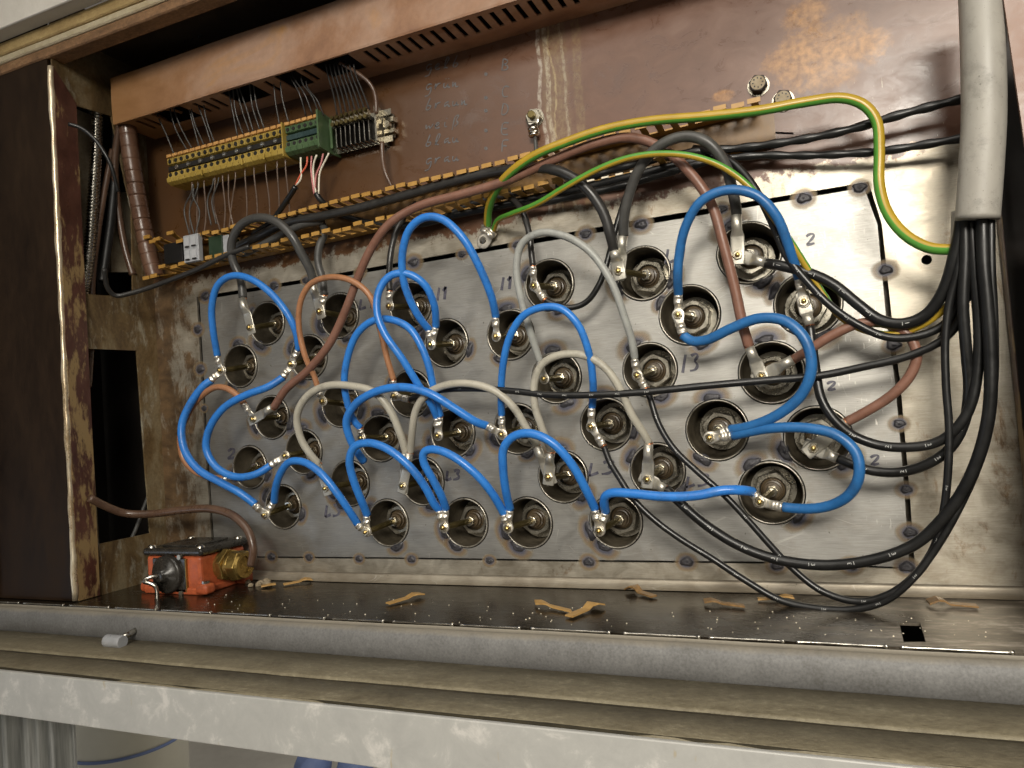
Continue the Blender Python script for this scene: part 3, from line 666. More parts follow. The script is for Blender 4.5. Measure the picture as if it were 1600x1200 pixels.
def writing(text, x, y, sx, sy, mat, ysurf, wpx=3.0, slant=0.0, rise=0.0, adv=1.0, name='marker_writing'):
    V = []; Fc = []
    for i, ch in enumerate(text):
        for st in GL.get(ch, []):
            pp = [(x + (i * adv + a + slant * (1 - b)) * sx, y + b * sy + (i * adv + a) * sx * rise) for a, b in st]
            pts = [P(a, b, -ysurf) for a, b in pp]
            if len(pts) > 2: pts = spline(pts, 0.0015)
            pts = np.array(pts); T = np.gradient(pts, axis=0); T /= (np.linalg.norm(T, axis=1)[:, None] + 1e-12)
            N = np.cross(T, [0, 1, 0]); w = wpx * mpp(pts[0]) / 2
            b0 = len(V)
            for j in range(len(pts)):
                ww = w * (1 + 0.25 * math.sin(j * 0.9 + i))
                for s_, dy in ((-1, -0.0001), (1, -0.0001), (1, -0.00035), (-1, -0.00035)): V.append(pts[j] + s_ * ww * N[j] + np.array([0, dy, 0]))
            for j in range(len(pts) - 1):
                for k in range(4): Fc.append((b0 + j * 4 + k, b0 + j * 4 + (k + 1) % 4, b0 + (j + 1) * 4 + (k + 1) % 4, b0 + (j + 1) * 4 + k))
            Fc += [(b0 + 3, b0 + 2, b0 + 1, b0), tuple(len(V) - 4 + k for k in range(4))]
    return mesh_obj(name, V, Fc, mat, cab)
for a in (('L1', 560, 468, 15, 17), ('/1', 681, 450, 10, 20), ('/1', 781, 434, 11, 20), ('L1', 1038, 390, 20, 24), ('/3', 1063, 555, 15, 28),
          ('L3', 507, 790, 13, 19), ('L3', 696, 736, 12, 16), ('L3', 918, 724, 22, 21), ('L3', 1070, 745, 20, 18), ('2', 1258, 366, 17, 18),
          ('2', 1290, 597, 18, 14), ('2', 1358, 712, 18, 16), ('2', 355, 702, 14, 16)):
    writing(*a, M['ink'], 0.001, 4.0 if a[0] != '2' else 3.6, 0.15, -0.15)
for w_, yy in (('gelb', 96), ('grvn', 127), ('bravn'.replace('v', 'u'), 157), ('weis', 188), ('blau', 214), ('grau', 243)):
    writing(w_, 664, yy - 3, 14, 20, M['ink_grey'], 0.0, 1.8, 0.3, -0.14)
for ch, yy in (('B', 92), ('C', 134), ('D', 162), ('E', 192), ('F', 219)):
    writing(ch, 783, yy, 14, 18, M['ink_grey'], 0.0, 1.8, 0.15, 0)
for yy in (110, 147, 167, 198, 226): writing('o', 756, yy, 11, 12, M['ink_grey'], 0.0, 2.0, 0, 0)
# drawn arrows on the plate and long thin pencil ticks
# ------------------------------------------------------------------ welds
def weld(x=None, y=None, parent=None, r=0.0045, c=None, elong=(1, 1), ang=0.0, tint=2.1, ysurf=0.001):
    c = P(x, y, -ysurf) if c is None else np.array([c[0], ysurf, c[2]])
    ca, sa = math.cos(ang), math.sin(ang)
    V = []; nr, ns = 5, 16
    ph = random.uniform(0, 6)
    for i in range(nr + 1):
        q = i / nr
        for k in range(ns):
            t_ = 2 * math.pi * k / ns
            rr = r * q * (1 + 0.13 * math.sin(3 * t_ + ph) + 0.08 * math.sin(5 * t_ + 2 * ph))
            a, b = rr * math.cos(t_) * elong[0], rr * math.sin(t_) * elong[1]
            hgt = 0.42 * r * math.sqrt(max(0, 1 - q * q)) * (1 + 0.18 * math.sin(9 * q + ph))
            V.append((c[0] + a * ca - b * sa, ysurf - hgt, c[2] + a * sa + b * ca))
    Fc = [(i * ns + k, i * ns + (k + 1) % ns, (i + 1) * ns + (k + 1) % ns, (i + 1) * ns + k) for i in range(nr) for k in range(ns)]
    o = mesh_obj('weld_bead', V, Fc, M['weld'], parent, smooth=True)
    # tint
    V = []; at = []; nr, ns = 12, 40; yy = ysurf - 0.00012 - random.uniform(0, 0.0001)
    for i in range(nr + 1):
        q = i / nr
        for k in range(ns):
            t_ = 2 * math.pi * k / ns; rr = r * tint * q
            a, b = rr * math.cos(t_) * (1 + (elong[0] - 1) * .55), rr * math.sin(t_) * (1 + (elong[1] - 1) * .55)
            V.append((c[0] + a * ca - b * sa, yy, c[2] + a * sa + b * ca)); at.append(q)
    Fc = [(i * ns + k, i * ns + (k + 1) % ns, (i + 1) * ns + (k + 1) % ns, (i + 1) * ns + k) for i in range(nr) for k in range(ns)]
    Va = np.array(V); H2 = np.array(HC)[:, [0, 2]]
    dmin = np.min(np.linalg.norm(Va[:, [0, 2]][:, None, :] - H2[None], axis=2) - np.array([RHS[q] for q in range(36)])[None], axis=1)
    Fc = [f for f in Fc if min(dmin[list(f)]) > 0.0012]
    mesh_obj('heat_tint', V, Fc, M['tint'], o, attr=at)
    return o
for (x_, y_) in ((321, 463), (428, 447), (478, 438), (563, 426), (646, 410), (722, 397), (810, 383), (915, 366), (1002, 351), (1128, 327), (1256, 310), (1343, 293),
                 (309, 515), (313, 577), (319, 638), (1384, 422), (1396, 539), (1405, 662), (1416, 765), (1422, 832),
                 (424, 870), (483, 871), (561, 873), (643, 874), (765, 876), (920, 878), (1073, 878), (1214, 884), (1330, 884), (1417, 886)):
    weld(x_, y_, cab, r=random.uniform(0.0038, 0.0056), elong=(1.2, 0.85), tint=random.uniform(1.9, 2.5), ysurf=0.0)
# ------------------------------------------------------------------ heating elements
T = {0:(392,512),1:(501,487),2:(610,479),3:(674,539),4:(776,526),5:(835,447),6:(967,424),7:(1060,492),8:(1153,399),9:(1256,471),10:(346,579),11:(456,569),12:(397,655),13:(506,627),14:(617,619),15:(566,684),16:(685,681),17:(785,679),18:(851,592),19:(996,587),20:(924,667),21:(1109,684),22:(1190,588),23:(1271,700),24:(377,747),25:(447,712),26:(510,763),27:(630,759),28:(858,745),29:(1012,749),30:(1187,784),31:(415,804),32:(573,831),33:(694,824),34:(794,825),35:(937,829)}
HT = 0.038
rows = {0: ('top', [0, 1, 2, 5, 6, 8]), 1: ('second', [10, 11, 3, 4, 7, 9]), 2: ('third', [12, 13, 14, 18, 19, 22]), 3: ('fourth', [24, 25, 15, 16, 17, 20, 21, 23]), 4: ('fifth', [31, 26, 27, 28, 29, 30]), 5: ('bottom', [32, 33, 34, 35])}
rows[4] = ('fifth', [31, 26, 27, 28, 29, 30])
ORD = ['leftmost', 'second from the left', 'third from the left', 'fourth from the left', 'fifth from the left', 'sixth from the left', 'seventh from the left', 'rightmost']
where = {}
for _, (rn_, ids) in rows.items():
    for i, h in enumerate(ids): where[h] = (ORD[-1] if i == len(ids) - 1 else ORD[i]) + ' in the ' + rn_ + ' row'
stud = {}
for i, hc in enumerate(HC):
    RH = RHS[i]
    st_ = P(*T[i], HT); stud[i] = st_
    nm = 'round heating element socket, ' + where[i] + ' of sockets'
    hth = thing('heating_element', nm, 'heating element', (hc[0], 0.03, hc[2]), 'heating elements set in the tube plate')
    o3 = np.array([hc[0], 0, hc[2]])
    # sleeve
    V, Fc = lathe(o3, (0, 1, 0), [(-0.0006, RH - 0.0006), (-0.0008, RH - 0.0012), (0.002, RH - 0.0020), (0.04, RH - 0.0024), (0.0402, 0.012)], 44)
    mesh_obj('sleeve', V, Fc, M['sleeve'], hth, smooth=True)
    V, Fc = lathe(o3, (0, 1, 0), [(0.0015, RH + 0.0002), (-0.0004, RH + 0.0002), (-0.0010, RH - 0.0002), (-0.0010, RH - 0.0012), (0.0008, RH - 0.0015)], 44)
    mesh_obj('sleeve_rim', V, Fc, M['rim'], hth, smooth=True)
    # hexagonal fitting
    ang = random.uniform(0, 1)
    V1 = lathe(o3, (0, 1, 0), [(0.0355, 0.0), (0.0355, 0.0215), (0.040, 0.0215)], 24)
    mesh_obj('flange_disc', *V1, M['boss'], hth)
    Vh = []; Fh = []; yf_ = 0.0215
    for k in range(24):
        t_ = 2 * math.pi * k / 24; hr = 0.0158 / math.cos(((t_ + ang) % (math.pi / 3)) - math.pi / 6)
        for (rr, yy) in ((hr, 0.036), (hr, yf_ + 0.001), (hr * 0.95, yf_), (0.0125, yf_), (0.0118, yf_ + 0.001), (0.0118, 0.036)):
            Vh.append(o3 + np.array([rr * math.cos(t_), yy, rr * math.sin(t_)]))
    for k in range(24):
        for j in range(5): Fh.append((k * 6 + j, k * 6 + j + 1, ((k + 1) % 24) * 6 + j + 1, ((k + 1) % 24) * 6 + j))
    mesh_obj('hex_fitting', Vh, Fh, M['boss'], hth)
    V, Fc = lathe(o3, (0, 1, 0), [(0.034, 0.0118), (0.0245, 0.0112), (0.0235, 0.0095), (0.0205, 0.0092), (0.0200, 0.0078), (0.0165, 0.0075), (0.016, 0.003)], 30)
    mesh_obj('ceramic_ring', V, Fc, M['ceramic'], hth, smooth=False)
    nutc = o3 + [0, 0.0135, 0]
    V, Fc = cyl(nutc + [0, 0.003, 0], nutc + [0, -0.004, 0], 0.0058, n=6, hexa=ang * 2); bevel(mesh_obj('inner_nut', V, Fc, M['nut'], hth), 0.0006)
    V, Fc = cyl(nutc + [0, -0.004, 0], nutc + [0, -0.0052, 0], 0.0045, n=20); mesh_obj('washer', V, Fc, M['chrome'], hth, smooth=False)
    # threaded rod out to the terminal
    tip = st_ + np.array([0, 0.002, 0]); V, Fc = cyl(nutc, tip, 0.0034, 0.0034, n=8); mesh_obj('rod', V, Fc, M['brass_dark'], hth)
    V, Fc = lathe(st_ + np.array([0, 0.004, 0]), (0, -1, 0), [(0, .0022), (0.0085, 0.0022), (0.0092, 0.0018), (0.0094, 0.0001)], 16); 
    mesh_obj('stud', V, Fc, M['brass'], hth, smooth=True)
    a2 = random.uniform(0, 1)
    V, Fc = cyl(st_ + np.array([0, -0.0009, 0]), st_ + np.array([0, -0.0036, 0]), 0.0045, n=6, hexa=a2); bevel(mesh_obj('terminal_nut', V, Fc, M['nut'], hth), 0.0005)
    V, Fc = cyl(st_ + np.array([0, 0.0012, 0]), st_ + np.array([0, 0.003, 0]), 0.0045, n=6, hexa=a2 + .4); mesh_obj('terminal_nut', V, Fc, M['brass_dark'], hth)
    # two or three welds at the rim
    for a_ in ([math.radians(random.choice((150, 200, 95, 120))), math.radians(random.choice((-20, -45, -70, -120)))]):
        c_ = (hc[0] + (RH + 0.0022) * math.cos(a_), 0, hc[2] + (RH + 0.0022) * math.sin(a_))
        weld(None, None, hth, r=random.uniform(0.0050, 0.0066), c=c_, elong=(0.8, 1.55), ang=a_, tint=random.uniform(2.2, 3.1))
# ------------------------------------------------------------------ cables and lugs
def lug_mesh(S, E, style, rc, sc=1.0):
    d, u, w = frame(E - S, (0, -1, 0)); L = np.linalg.norm(E - S)
    th = 0.0007
    if style == 'flat':
        W = 0.0070 * sc; rb_ = 0.0052 * sc
        sec = [(-0.0085, W * .80, th), (-0.0078, W, th), (0.0, W, th), (0.45 * L, W, th), (0.5 * L, W * .95, th * 1.6), (0.62 * L, rb_ * 1.02, rb_ * .72), (0.70 * L, rb_, rb_ * .95), (L, rb_, rb_)]
    else:
        r = 0.0066 * sc; rb_ = 0.0045 * sc
        sec = [(-r * .99, r * .18, th), (-r * .9, r * .45, th), (-r * .65, r * .77, th), (-r * .3, r * .96, th), (0, r, th), (r * .4, r * .93, th), (r * .8, r * .75, th), (max(r, .42 * L), r * .62, th * 1.4),
               (.52 * L, rb_ * .98, rb_ * .55), (.58 * L, rb_ * 1.05, rb_ * .95), (.70 * L, rb_ * 1.08, rb_ * .9), (.75 * L, rb_ * 1.12, rb_ * .62), (.84 * L, rb_ * 1.12, rb_ * .62), (.89 * L, rb_ * 1.06, rb_ * .92), (L, rb_, rb_ * .98)]
    n = 16; V = []
    for (s, hw, hh) in sec:
        for k in range(n):
            t_ = 2 * math.pi * k / n; cx, sx_ = math.cos(t_), math.sin(t_)
            ex = 0.55 if hh < rb_ * .5 else 0.95
            a = math.copysign(abs(cx) ** ex, cx) * hw; b = math.copysign(abs(sx_) ** ex, sx_) * hh
            V.append(S + s * d + a * w + (b + (hh - th) * 0.6) * u)
    m = len(sec); Fc = [(i * n + k, i * n + (k + 1) % n, (i + 1) * n + (k + 1) % n, (i + 1) * n + k) for i in range(m - 1) for k in range(n)]
    Fc += [tuple(range(n))[::-1], tuple((m - 1) * n + k for k in range(n))]
    return V, Fc, rb_, d, u
stack = {}
def cable(label, mat, wpx, pts, lift=0.02, A=None, B=None, h=None, group=None, name='cable', cat='cable', prints=None, cop=True, rf=None, refpx=None):
    """A/B: (stud id, barrel end px x, y, style) ; pts: (x, y[, h])"""
    ends = []
    for e in (A, B):
        if e is None: ends.append(None); continue
        k = stack.get(e[0], 0); stack[e[0]] = k + 1
        hh = HT + 0.0004 + 0.0000 * k - 0.0016 * k if k < 3 else HT
        S = stud[e[0]].copy(); S[1] = -HT - 0.0008 + 0.0017 * k
        E = P(e[1], e[2], HT + 0.0015 - 0.0012 * k + (e[4] if len(e) > 4 else 0))
        ends.append((S, E, e[3]))
    P2 = [(e[0], e[1]) for e in pts]
    full = ([(A[1], A[2])] if A else []) + P2 + ([(B[1], B[2])] if B else [])
    Lp = [0]
    for i in range(1, len(full)): Lp.append(Lp[-1] + math.dist(full[i], full[i - 1]))
    h0 = -ends[0][1][1] if ends[0] else (pts[0][2] if len(pts[0]) > 2 else (h or 0.045))
    h1 = -ends[1][1][1] if ends[1] else (pts[-1][2] if len(pts[-1]) > 2 else (h or 0.045))
    path = []; off = 1 if A else 0
    # known heights, interpolated
    known = {0: h0, len(full) - 1: h1}
    for i, e in enumerate(pts):
        if len(e) > 2: known[i + off] = e[2]
    ks = sorted(known); explicit = len(ks) > 2
    for i, (px, py) in enumerate(full):
        u_ = Lp[i] / Lp[-1]
        hh = np.interp(Lp[i], [Lp[k] for k in ks], [known[k] for k in ks])
        if not explicit: hh += lift * math.sin(math.pi * u_) ** 0.8
        path.append(P(px, py, hh))
    mid = refpx if refpx is not None else path[len(path) // 2]
    rc = wpx * mpp(mid) / 2
    if ends[0]:
        S, E, _ = ends[0]; path[0] = E + (E - S) / np.linalg.norm(E - S) * 0.001
    if ends[1]:
        S, E, _ = ends[1]; path[-1] = E + (E - S) / np.linalg.norm(E - S) * 0.001
    sp_ = spline(path, 0.0025)
    V, Fc, uv = tube(sp_, rc, 16, rf)
    o = mesh_obj(name, V, Fc, mat, None, smooth=True, uv=uv)
    tag(o, label, cat, group)
    for e in ends:
        if e is None: continue
        S, E, stl = e
        V, Fc, rb_, d, u = lug_mesh(S, E, stl, rc, min(1.25, max(0.8, rc / 0.0050)) if stl == 'ring' else min(1.1, max(0.85, rc / 0.0055)))
        lg = mesh_obj('cable_lug', V, Fc, M['tin'] if stl == 'ring' else M['tin_dull'], o, smooth=True)
        if cop:
            V, Fc = cyl(E - d * 0.0012, E + d * 0.0016, rb_ * 0.9, n=12); mesh_obj('copper_strands', V, Fc, M['copper'], lg, smooth=True)
    if prints: add_prints(o, sp_, rc, prints)
    return o
def text_mesh(s):
    cu = bpy.data.curves.new('tmp', 'FONT'); cu.body = s; cu.size = 1.0; cu.resolution_u = 3
    o = bpy.data.objects.new('tmp', cu); col.objects.link(o)
    dg = bpy.context.evaluated_depsgraph_get(); dg.update()
    me = bpy.data.meshes.new_from_object(o.evaluated_get(dg))
    V = np.array([tuple(v.co) for v in me.vertices]); Fc = [tuple(p.vertices) for p in me.polygons]
    bpy.data.objects.remove(o); bpy.data.curves.remove(cu); bpy.data.meshes.remove(me)
    return V, Fc
TM = {}
def add_prints(o, path, rc, spec):
    dig, start, stop, step = spec
    if dig not in TM: TM[dig] = text_mesh(dig)
    tv, tf = TM[dig]
    seg = np.linalg.norm(np.diff(path, axis=0), axis=1); cum = np.concatenate([[0], np.cumsum(seg)])
    s = cum[-1] * start; flip = 1; size = rc * 1.0
    def at(sx):
        p = np.array([np.interp(sx, cum, path[:, k]) for k in range(3)])
        q = np.array([np.interp(min(cum[-1], sx + 0.001), cum, path[:, k]) for k in range(3)])
        q0 = np.array([np.interp(max(0, sx - 0.001), cum, path[:, k]) for k in range(3)])
        return p, (q - q0) / np.linalg.norm(q - q0)
    def put(v2, f, s0, fl, nm):
        V = []; Fc = []; b0 = 0
        for a, b in v2:
            # a = across the cable (angle), b = along
            p, T_ = at(s0 + fl * b)
            up = CAM - p; up = up - (up @ T_) * T_; up /= np.linalg.norm(up)
            sd = np.cross(T_, up); th_ = fl * a / rc
            V.append(p + (rc + 0.00025) * (math.cos(th_) * up + math.sin(th_) * sd))
        for q in f: Fc.append(tuple(b0 + i for i in q))
        mesh_obj(nm, V, Fc, M['print'], o)
    while s < cum[-1] * stop:
        cx = (tv[:, 0].min() + tv[:, 0].max()) / 2
        put([((v[0] - cx) * size, v[1] * size) for v in tv], tf, s, flip, 'printed_number')
        w = size * 0.28
        put([(-w, -size * .45), (w, -size * .45), (w, -size * .35), (-w, -size * .35)], [(0, 1, 2, 3)], s, flip, 'printed_line')
        s += step * random.uniform(0.9, 1.1); flip = -flip

B_ = 'blue jumper cables between sockets'
def blue(label, w, pts, lift, A, B, dull=False, **k): return cable(label, M['dirty_blue' if dull else 'blue'], w, pts, lift, A, B, group=B_, **k)
blue('blue arch over the top left corner of the plate, leftmost of the blue arches', 11, [(333,515),(331,480),(340,446),(362,431),(392,436),(425,460),(452,495),(464,525)], .022, (10,340,557,'ring'), (11,466,548,'ring'))
blue('blue loop bulging left and curling back to a small lug, inside the outermost loop', 11.5, [(420,604),(385,617),(350,637),(328,668),(322,700),(338,730),(368,745),(400,741)], .024, (11,444,588,'ring'), (25,425,726,'ring'))
blue('outermost blue loop on the far left, running down to the lowest left socket', 12, [(320,601),(298,630),(284,665),(288,702),(308,732),(345,754),(375,770)], .018, (10,332,593,'ring'), (31,400,789,'ring'))
blue('blue hump from the lowest left socket over to the leftmost socket of the bottom row', 12, [(430,766),(437,742),(452,722),(475,722),(502,740),(525,768),(545,797)], .024, (31,428,785,'ring'), (32,560,820,'ring'))
blue('blue arch linking the first and second sockets of the bottom row', 13, [(566,785),(553,752),(546,720),(554,698),(577,692),(608,703),(642,731),(665,762),(680,790)], .030, (32,574,806,'ring'), (33,687,798,'ring'))
blue('blue arch with a sharp bend linking the second and third sockets of the bottom row', 13, [(690,775),(674,745),(661,720),(662,706),(678,702),(708,713),(745,742),(770,772)], .030, (33,697,797,'ring'), (34,788,804,'ring'))
blue('blue arch linking the third and rightmost sockets of the bottom row', 14, [(791,770),(786,730),(787,700),(802,682),(828,677),(862,691),(893,725),(917,768)], .036, (34,797,797,'ring'), (35,930,797,'ring'))
blue('thick blue cable lying level from the rightmost bottom socket to the lower right socket', 15, [(944,788,.048),(945,776,.054),(955,770,.058),(985,771,.06),(1040,776,.062),(1090,774,.062),(1130,766,.06),(1160,766,.054)], .03, (35,946,801,'ring'), (30,1177,770,'ring'))
blue('dull blue loop swinging round to the right below the lower right sockets', 17, [(1250,795,.042),(1290,792,.05),(1325,775,.062),(1342,745,.07),(1338,708,.07),(1308,680,.068),(1262,669,.062),(1205,669,.054),(1165,676,.046)], .04, (30,1222,792,'ring'), (21,1143,681,'ring'), True)
blue('dull blue S-shaped cable curling round beside the long black horizontal cable', 17, [(1165,668,.046),(1212,650,.056),(1252,617,.066),(1268,575,.072),(1258,530,.074),(1228,502,.072),(1188,497,.066),(1145,512,.058),(1105,531,.048),(1080,533,.042)], .04, (21,1140,672,'ring'), (7,1067,522,'ring'), True)
blue('dull blue tall arch near the top right corner of the plate', 15.5, [(1059,435,.05),(1061,400,.056),(1072,352,.064),(1096,314,.070),(1135,297,.072),(1180,304,.072),(1212,336,.068),(1232,384,.058),(1242,415,.05)], .04, (7,1060,462,'ring'), (9,1249,437,'ring'), True)
blue('tallest narrow blue arch in the upper middle of the plate', 12.5, [(769,467),(748,415),(722,370),(690,342),(662,340),(640,358),(629,395),(631,440),(645,478),(660,503)], .045, (4,775,497,'ring'), (3,671,517,'ring'))
blue('blue teardrop loop starting beside the tall narrow arch and falling to the fourth row', 12, [(679,478),(664,445),(638,428),(611,430),(593,452),(589,487),(601,521),(628,560),(656,605),(674,632)], .042, (3,681,512,'ring'), (16,683,654,'ring'))
blue('blue arch behind the teardrop loop, left foot running under the cream cables', 11.5, [(679,615),(672,580),(660,545),(640,513),(610,499),(583,501),(559,520),(544,555),(538,600),(546,640),(556,662)], .024, (16,688,652,'ring'), (15,564,670,'ring'))
blue('blue arch crossing in front of the white cable, ending loose under another arch', 13, [(745,660,.05),(710,638,.06),(672,615,.068),(630,605,.07),(590,611,.068),(555,632,.062),(541,660,.056),(549,690,.048),(562,712,.040),(569,721,.034)], .04, (17,763,666,'ring'), None)
blue('blue arch in the middle whose right leg drops behind the black horizontal cable', 12, [(783,620),(786,570),(797,525),(819,492),(848,480),(877,482),(903,507),(921,555),(927,605)], .040, (17,784,650,'ring'), (20,925,638,'ring'))
W_ = 'white and cream jumper cables'
cable('pale grey big arch in the upper middle joining two sockets of the third row', M['light_grey'], 12, [(829,520),(815,470),(807,420),(815,381),(842,364),(880,368),(922,393),(955,440),(974,490),(988,535)], .026, (18,844,566,'ring'), (19,992,562,'ring'), group=W_)
cable('cream arch just right of centre, falling to the fifth row beside the L3 mark', M['cream'], 12.5, [(848,672),(836,635),(835,598),(848,568),(878,554),(915,556),(945,574),(968,606),(988,650),(1005,676)], .026, (28,861,708,'flat'), (29,1014,694,'flat'), group=W_)
cable('cream arch passing over the long black cable near the centre of the plate', M['cream'], 12, [(822,668),(803,637),(775,612),(738,600),(700,601),(668,615),(650,640),(644,675)], .026, (28,840,698,'flat'), (27,641,708,'flat'), group=W_)
cable('cream arch over the left centre of the plate, left foot hidden by a blue hump', M['cream'], 12, [(626,680),(610,642),(585,613),(548,603),(510,603),(479,620),(464,650),(470,685),(485,710)], .024, (27,634,708,'flat'), (26,498,726,'flat'), group=W_)
# brown cables
cable('long brown cable sweeping from the left sockets through the trunking to the right', M['brown'], 14.5, [(447,608,.042),(480,580,.046),(515,537,.05),(540,485,.052),(557,440,.054),(578,392,.056),(608,350,.056),(655,322,.052),(720,304,.05),(790,283,.05),(860,252,.05),(925,226,.05),(985,215,.05),(1035,232,.052),(1080,272,.054),(1112,320,.052),(1130,380,.050),(1148,450,.046),(1161,510,.043)], .02, (12,427,637,'flat'), (22,1171,543,'flat'))
cable('light brown arch in the left half joining the top of two third-row sockets', M['copper_brown'], 9.5, [(492,590,.042),(478,560,.05),(467,510,.056),(470,470,.06),(485,444,.062),(515,433,.063),(550,439,.063),(578,462,.058),(593,510,.05),(605,560,.044)], .02, (13,498,610,'ring'), (14,615,595,'ring'))
cable('light brown cable tucked behind the blue loops at the far left', M['copper_brown'], 9.5, [(372,619),(355,607),(337,605),(318,616),(298,640),(282,680),(286,715),(305,737),(333,746)], .004, (12,382,632,'ring'), (24,352,748,'ring'))
cable('thick brown hook-shaped cable at the right edge of the plate', M['brown'], 16, [(1262,548,.042),(1300,524,.046),(1345,505,.048),(1388,506,.05),(1420,524,.052),(1433,555,.052),(1420,590,.05),(1390,620,.046),(1350,645,.042)], .02, (22,1239,562,'flat'), (23,1322,660,'flat'))
# dark grey cables
cable('dark grey arch at the left end of the trunking', M['mid_grey'], 13.5, [(376,435,.04),(364,408,.045),(362,378,.05),(377,351,.056),(405,340,.06),(433,347,.062),(457,370,.06),(473,400,.052),(486,425,.044)], .02, (0,380,467,'flat'), (1,490,443,'flat'))
cable('short grey cable dropping from the trunking to the second top-row socket', M['mid_grey'], 12, [(504,435,.04),(497,410,.04),(499,385,.035),(508,362,.022),(500,345,.012)], .01, (1,507,462,'ring'), None)
cable('thin dark cable dropping from the trunking to the third top-row socket', M['dark_grey'], 10, [(608,435,.04),(610,400,.04),(618,365,.035),(636,332,.02),(650,318,.01)], .01, (2,609,456,'ring'), None)
cable('thin dark cable dropping from the trunking to the fourth top-row socket', M['dark_grey'], 10, [(831,400,.04),(827,365,.04),(817,332,.035),(800,310,.02),(785,300,.01)], .01, (5,833,417,'ring'), None)
cable('thick dark cable running the length of the trunking then down to a top-row socket', M['dark_grey'], 15, [(955,372,.045),(944,335,.05),(918,296,.055),(880,270,.055),(830,262,.045),(765,270,.036),(700,286,.032),(630,306,.03),(560,325,.03),(500,338,.03),(450,347,.03),(410,366,.028),(370,386,.025)], .02, (6,961,393,'flat'), None)
cable('thick dark grey arch crossing the trunking in the upper right', M['mid_grey'], 17, [(975,340,.045),(984,300,.052),(1000,262,.058),(1030,228,.064),(1070,213,.066),(1105,222,.066),(1132,255,.06),(1145,300,.05),(1150,325,.045)], .02, (6,974,370,'flat'), (8,1151,337,'flat'))
cable('thin black cable looping below the fourth top-row socket and up behind', M['black'], 9.5, [(862,474,.038),(890,481,.036),(915,473,.034),(936,445,.034),(950,405,.032),(960,365,.03),(972,325,.028),(985,290,.022),(1000,262,.015)], .01, (5,851,468,'ring'), None)
# black numbered cores from the grey sheath
K_ = 'numbered black cores from the grey sheathed cable'
cable('thick black core marked 1, hanging in the uppermost curve at the right', M['black'], 18, [(1215,414,.046),(1262,426,.048),(1300,443,.05),(1340,475,.052),(1375,500,.054),(1412,506,.058),(1447,492,.062),(1474,455,.068),(1490,405,.074),(1500,360,.078),(1502,340,.08)], .02, (8,1196,411,'flat'), None, group=K_, prints=('1', .06, .6, .03))
cable('thinner black core marked 1, coming down from the trunking beside the green striped wire', M['black'], 12.5, [(1085,232,.014),(1112,236,.03),(1142,252,.048),(1175,287,.054),(1205,345,.054),(1228,398,.052),(1262,441,.052),(1298,478,.052),(1340,507,.052),(1387,527,.054),(1430,526,.056),(1470,511,.058),(1493,485,.062),(1503,440,.068),(1506,380,.074)], .02, None, None, group=K_, prints=('1', .38, .75, .03))
cable('long thin black core marked 2, crossing the whole plate horizontally', M['black'], 11.5, [(655,618,.044),(685,610,.05),(740,607,.058),(800,611,.060),(860,617,.062),(930,617,.062),(1000,613,.060),(1100,603,.056),(1200,594,.052),(1280,587,.050),(1350,573,.052),(1420,556,.056),(1470,533,.060),(1495,508,.064),(1508,470,.068),(1512,420,.072)], .02, (14,640,624,'ring'), None, group=K_, prints=('2', .13, .5, .024))
cable('black core running straight down from the upper right socket then hanging to the right', M['black'], 15.5, [(1268,530,.040),(1275,580,.042),(1283,622,.046),(1303,655,.05),(1332,680,.054),(1375,696,.056),(1420,699,.060),(1462,692,.064),(1492,672,.068),(1514,640,.072),(1526,590,.074),(1530,520,.076),(1524,440,.078),(1517,345,.08)], .02, (9,1265,508,'flat'), None, group=K_, prints=('2', .3, .55, .03))
cable('thick black core marked 2, fixed to the lower right socket under the blue loop', M['black'], 16.5, [(1330,725,.044),(1360,735,.046),(1402,738,.050),(1445,727,.056),(1483,702,.062),(1506,662,.066),(1514,610,.070),(1510,550,.074),(1505,480,.078),(1508,400,.08),(1507,340,.081)], .02, (23,1308,716,'flat'), None, group=K_, prints=('2', .08, .42, .03))
cable('thin black core marked 2 in the lowest curve, starting at the fourth row', M['black'], 11.5, [(952,720,.042),(970,750,.046),(990,780,.048),(1020,810,.048),(1060,840,.048),(1110,871,.048),(1165,907,.048),(1220,938,.050),(1280,951,.054),(1335,952,.058),(1385,938,.062),(1428,902,.066),(1460,860,.068),(1492,806,.070),(1525,735,.072),(1545,670,.076),(1553,590,.080),(1553,500,.084),(1549,420,.086),(1548,345,.086)], .02, (20,943,696,'ring'), None, group=K_, prints=('2', .03, .55, .04))
cable('thin black core marked 3 in the second lowest curve, starting at the third row', M['black'], 11.5, [(1016,622,.042),(1028,660,.046),(1052,700,.050),(1090,737,.052),(1130,772,.052),(1168,812,.052),(1200,848,.052),(1240,890,.052),(1285,924,.054),(1340,940,.058),(1390,928,.062),(1430,898,.064),(1458,858,.066),(1474,800,.068),(1481,740,.070),(1483,670,.070),(1478,600,.070),(1477,530,.070),(1483,475,.072),(1497,420,.076),(1503,370,.078)], .02, (19,1009,607,'ring'), None, group=K_, prints=('3', .05, .7, .04))
cable('thick black core marked 3, the broad glossy curve at the lower right', M['black'], 18.5, [(1060,783,.044),(1100,818,.048),(1150,850,.050),(1210,873,.052),(1290,883,.056),(1370,873,.062),(1430,850,.066),(1472,812,.070),(1506,765,.074),(1532,705,.078),(1546,640,.082),(1548,560,.084),(1543,480,.086),(1537,410,.087),(1535,340,.087)], .02, (29,1040,764,'flat'), None, group=K_, prints=('3', .05, .45, .03))
o = cable('black core squeezed against the back of the bundle below the sheath', M['black'], 13, [(1509,340,.07),(1498,400,.066),(1490,450,.062),(1482,505,.058),(1466,540,.054)], .02, None, None, group=K_)
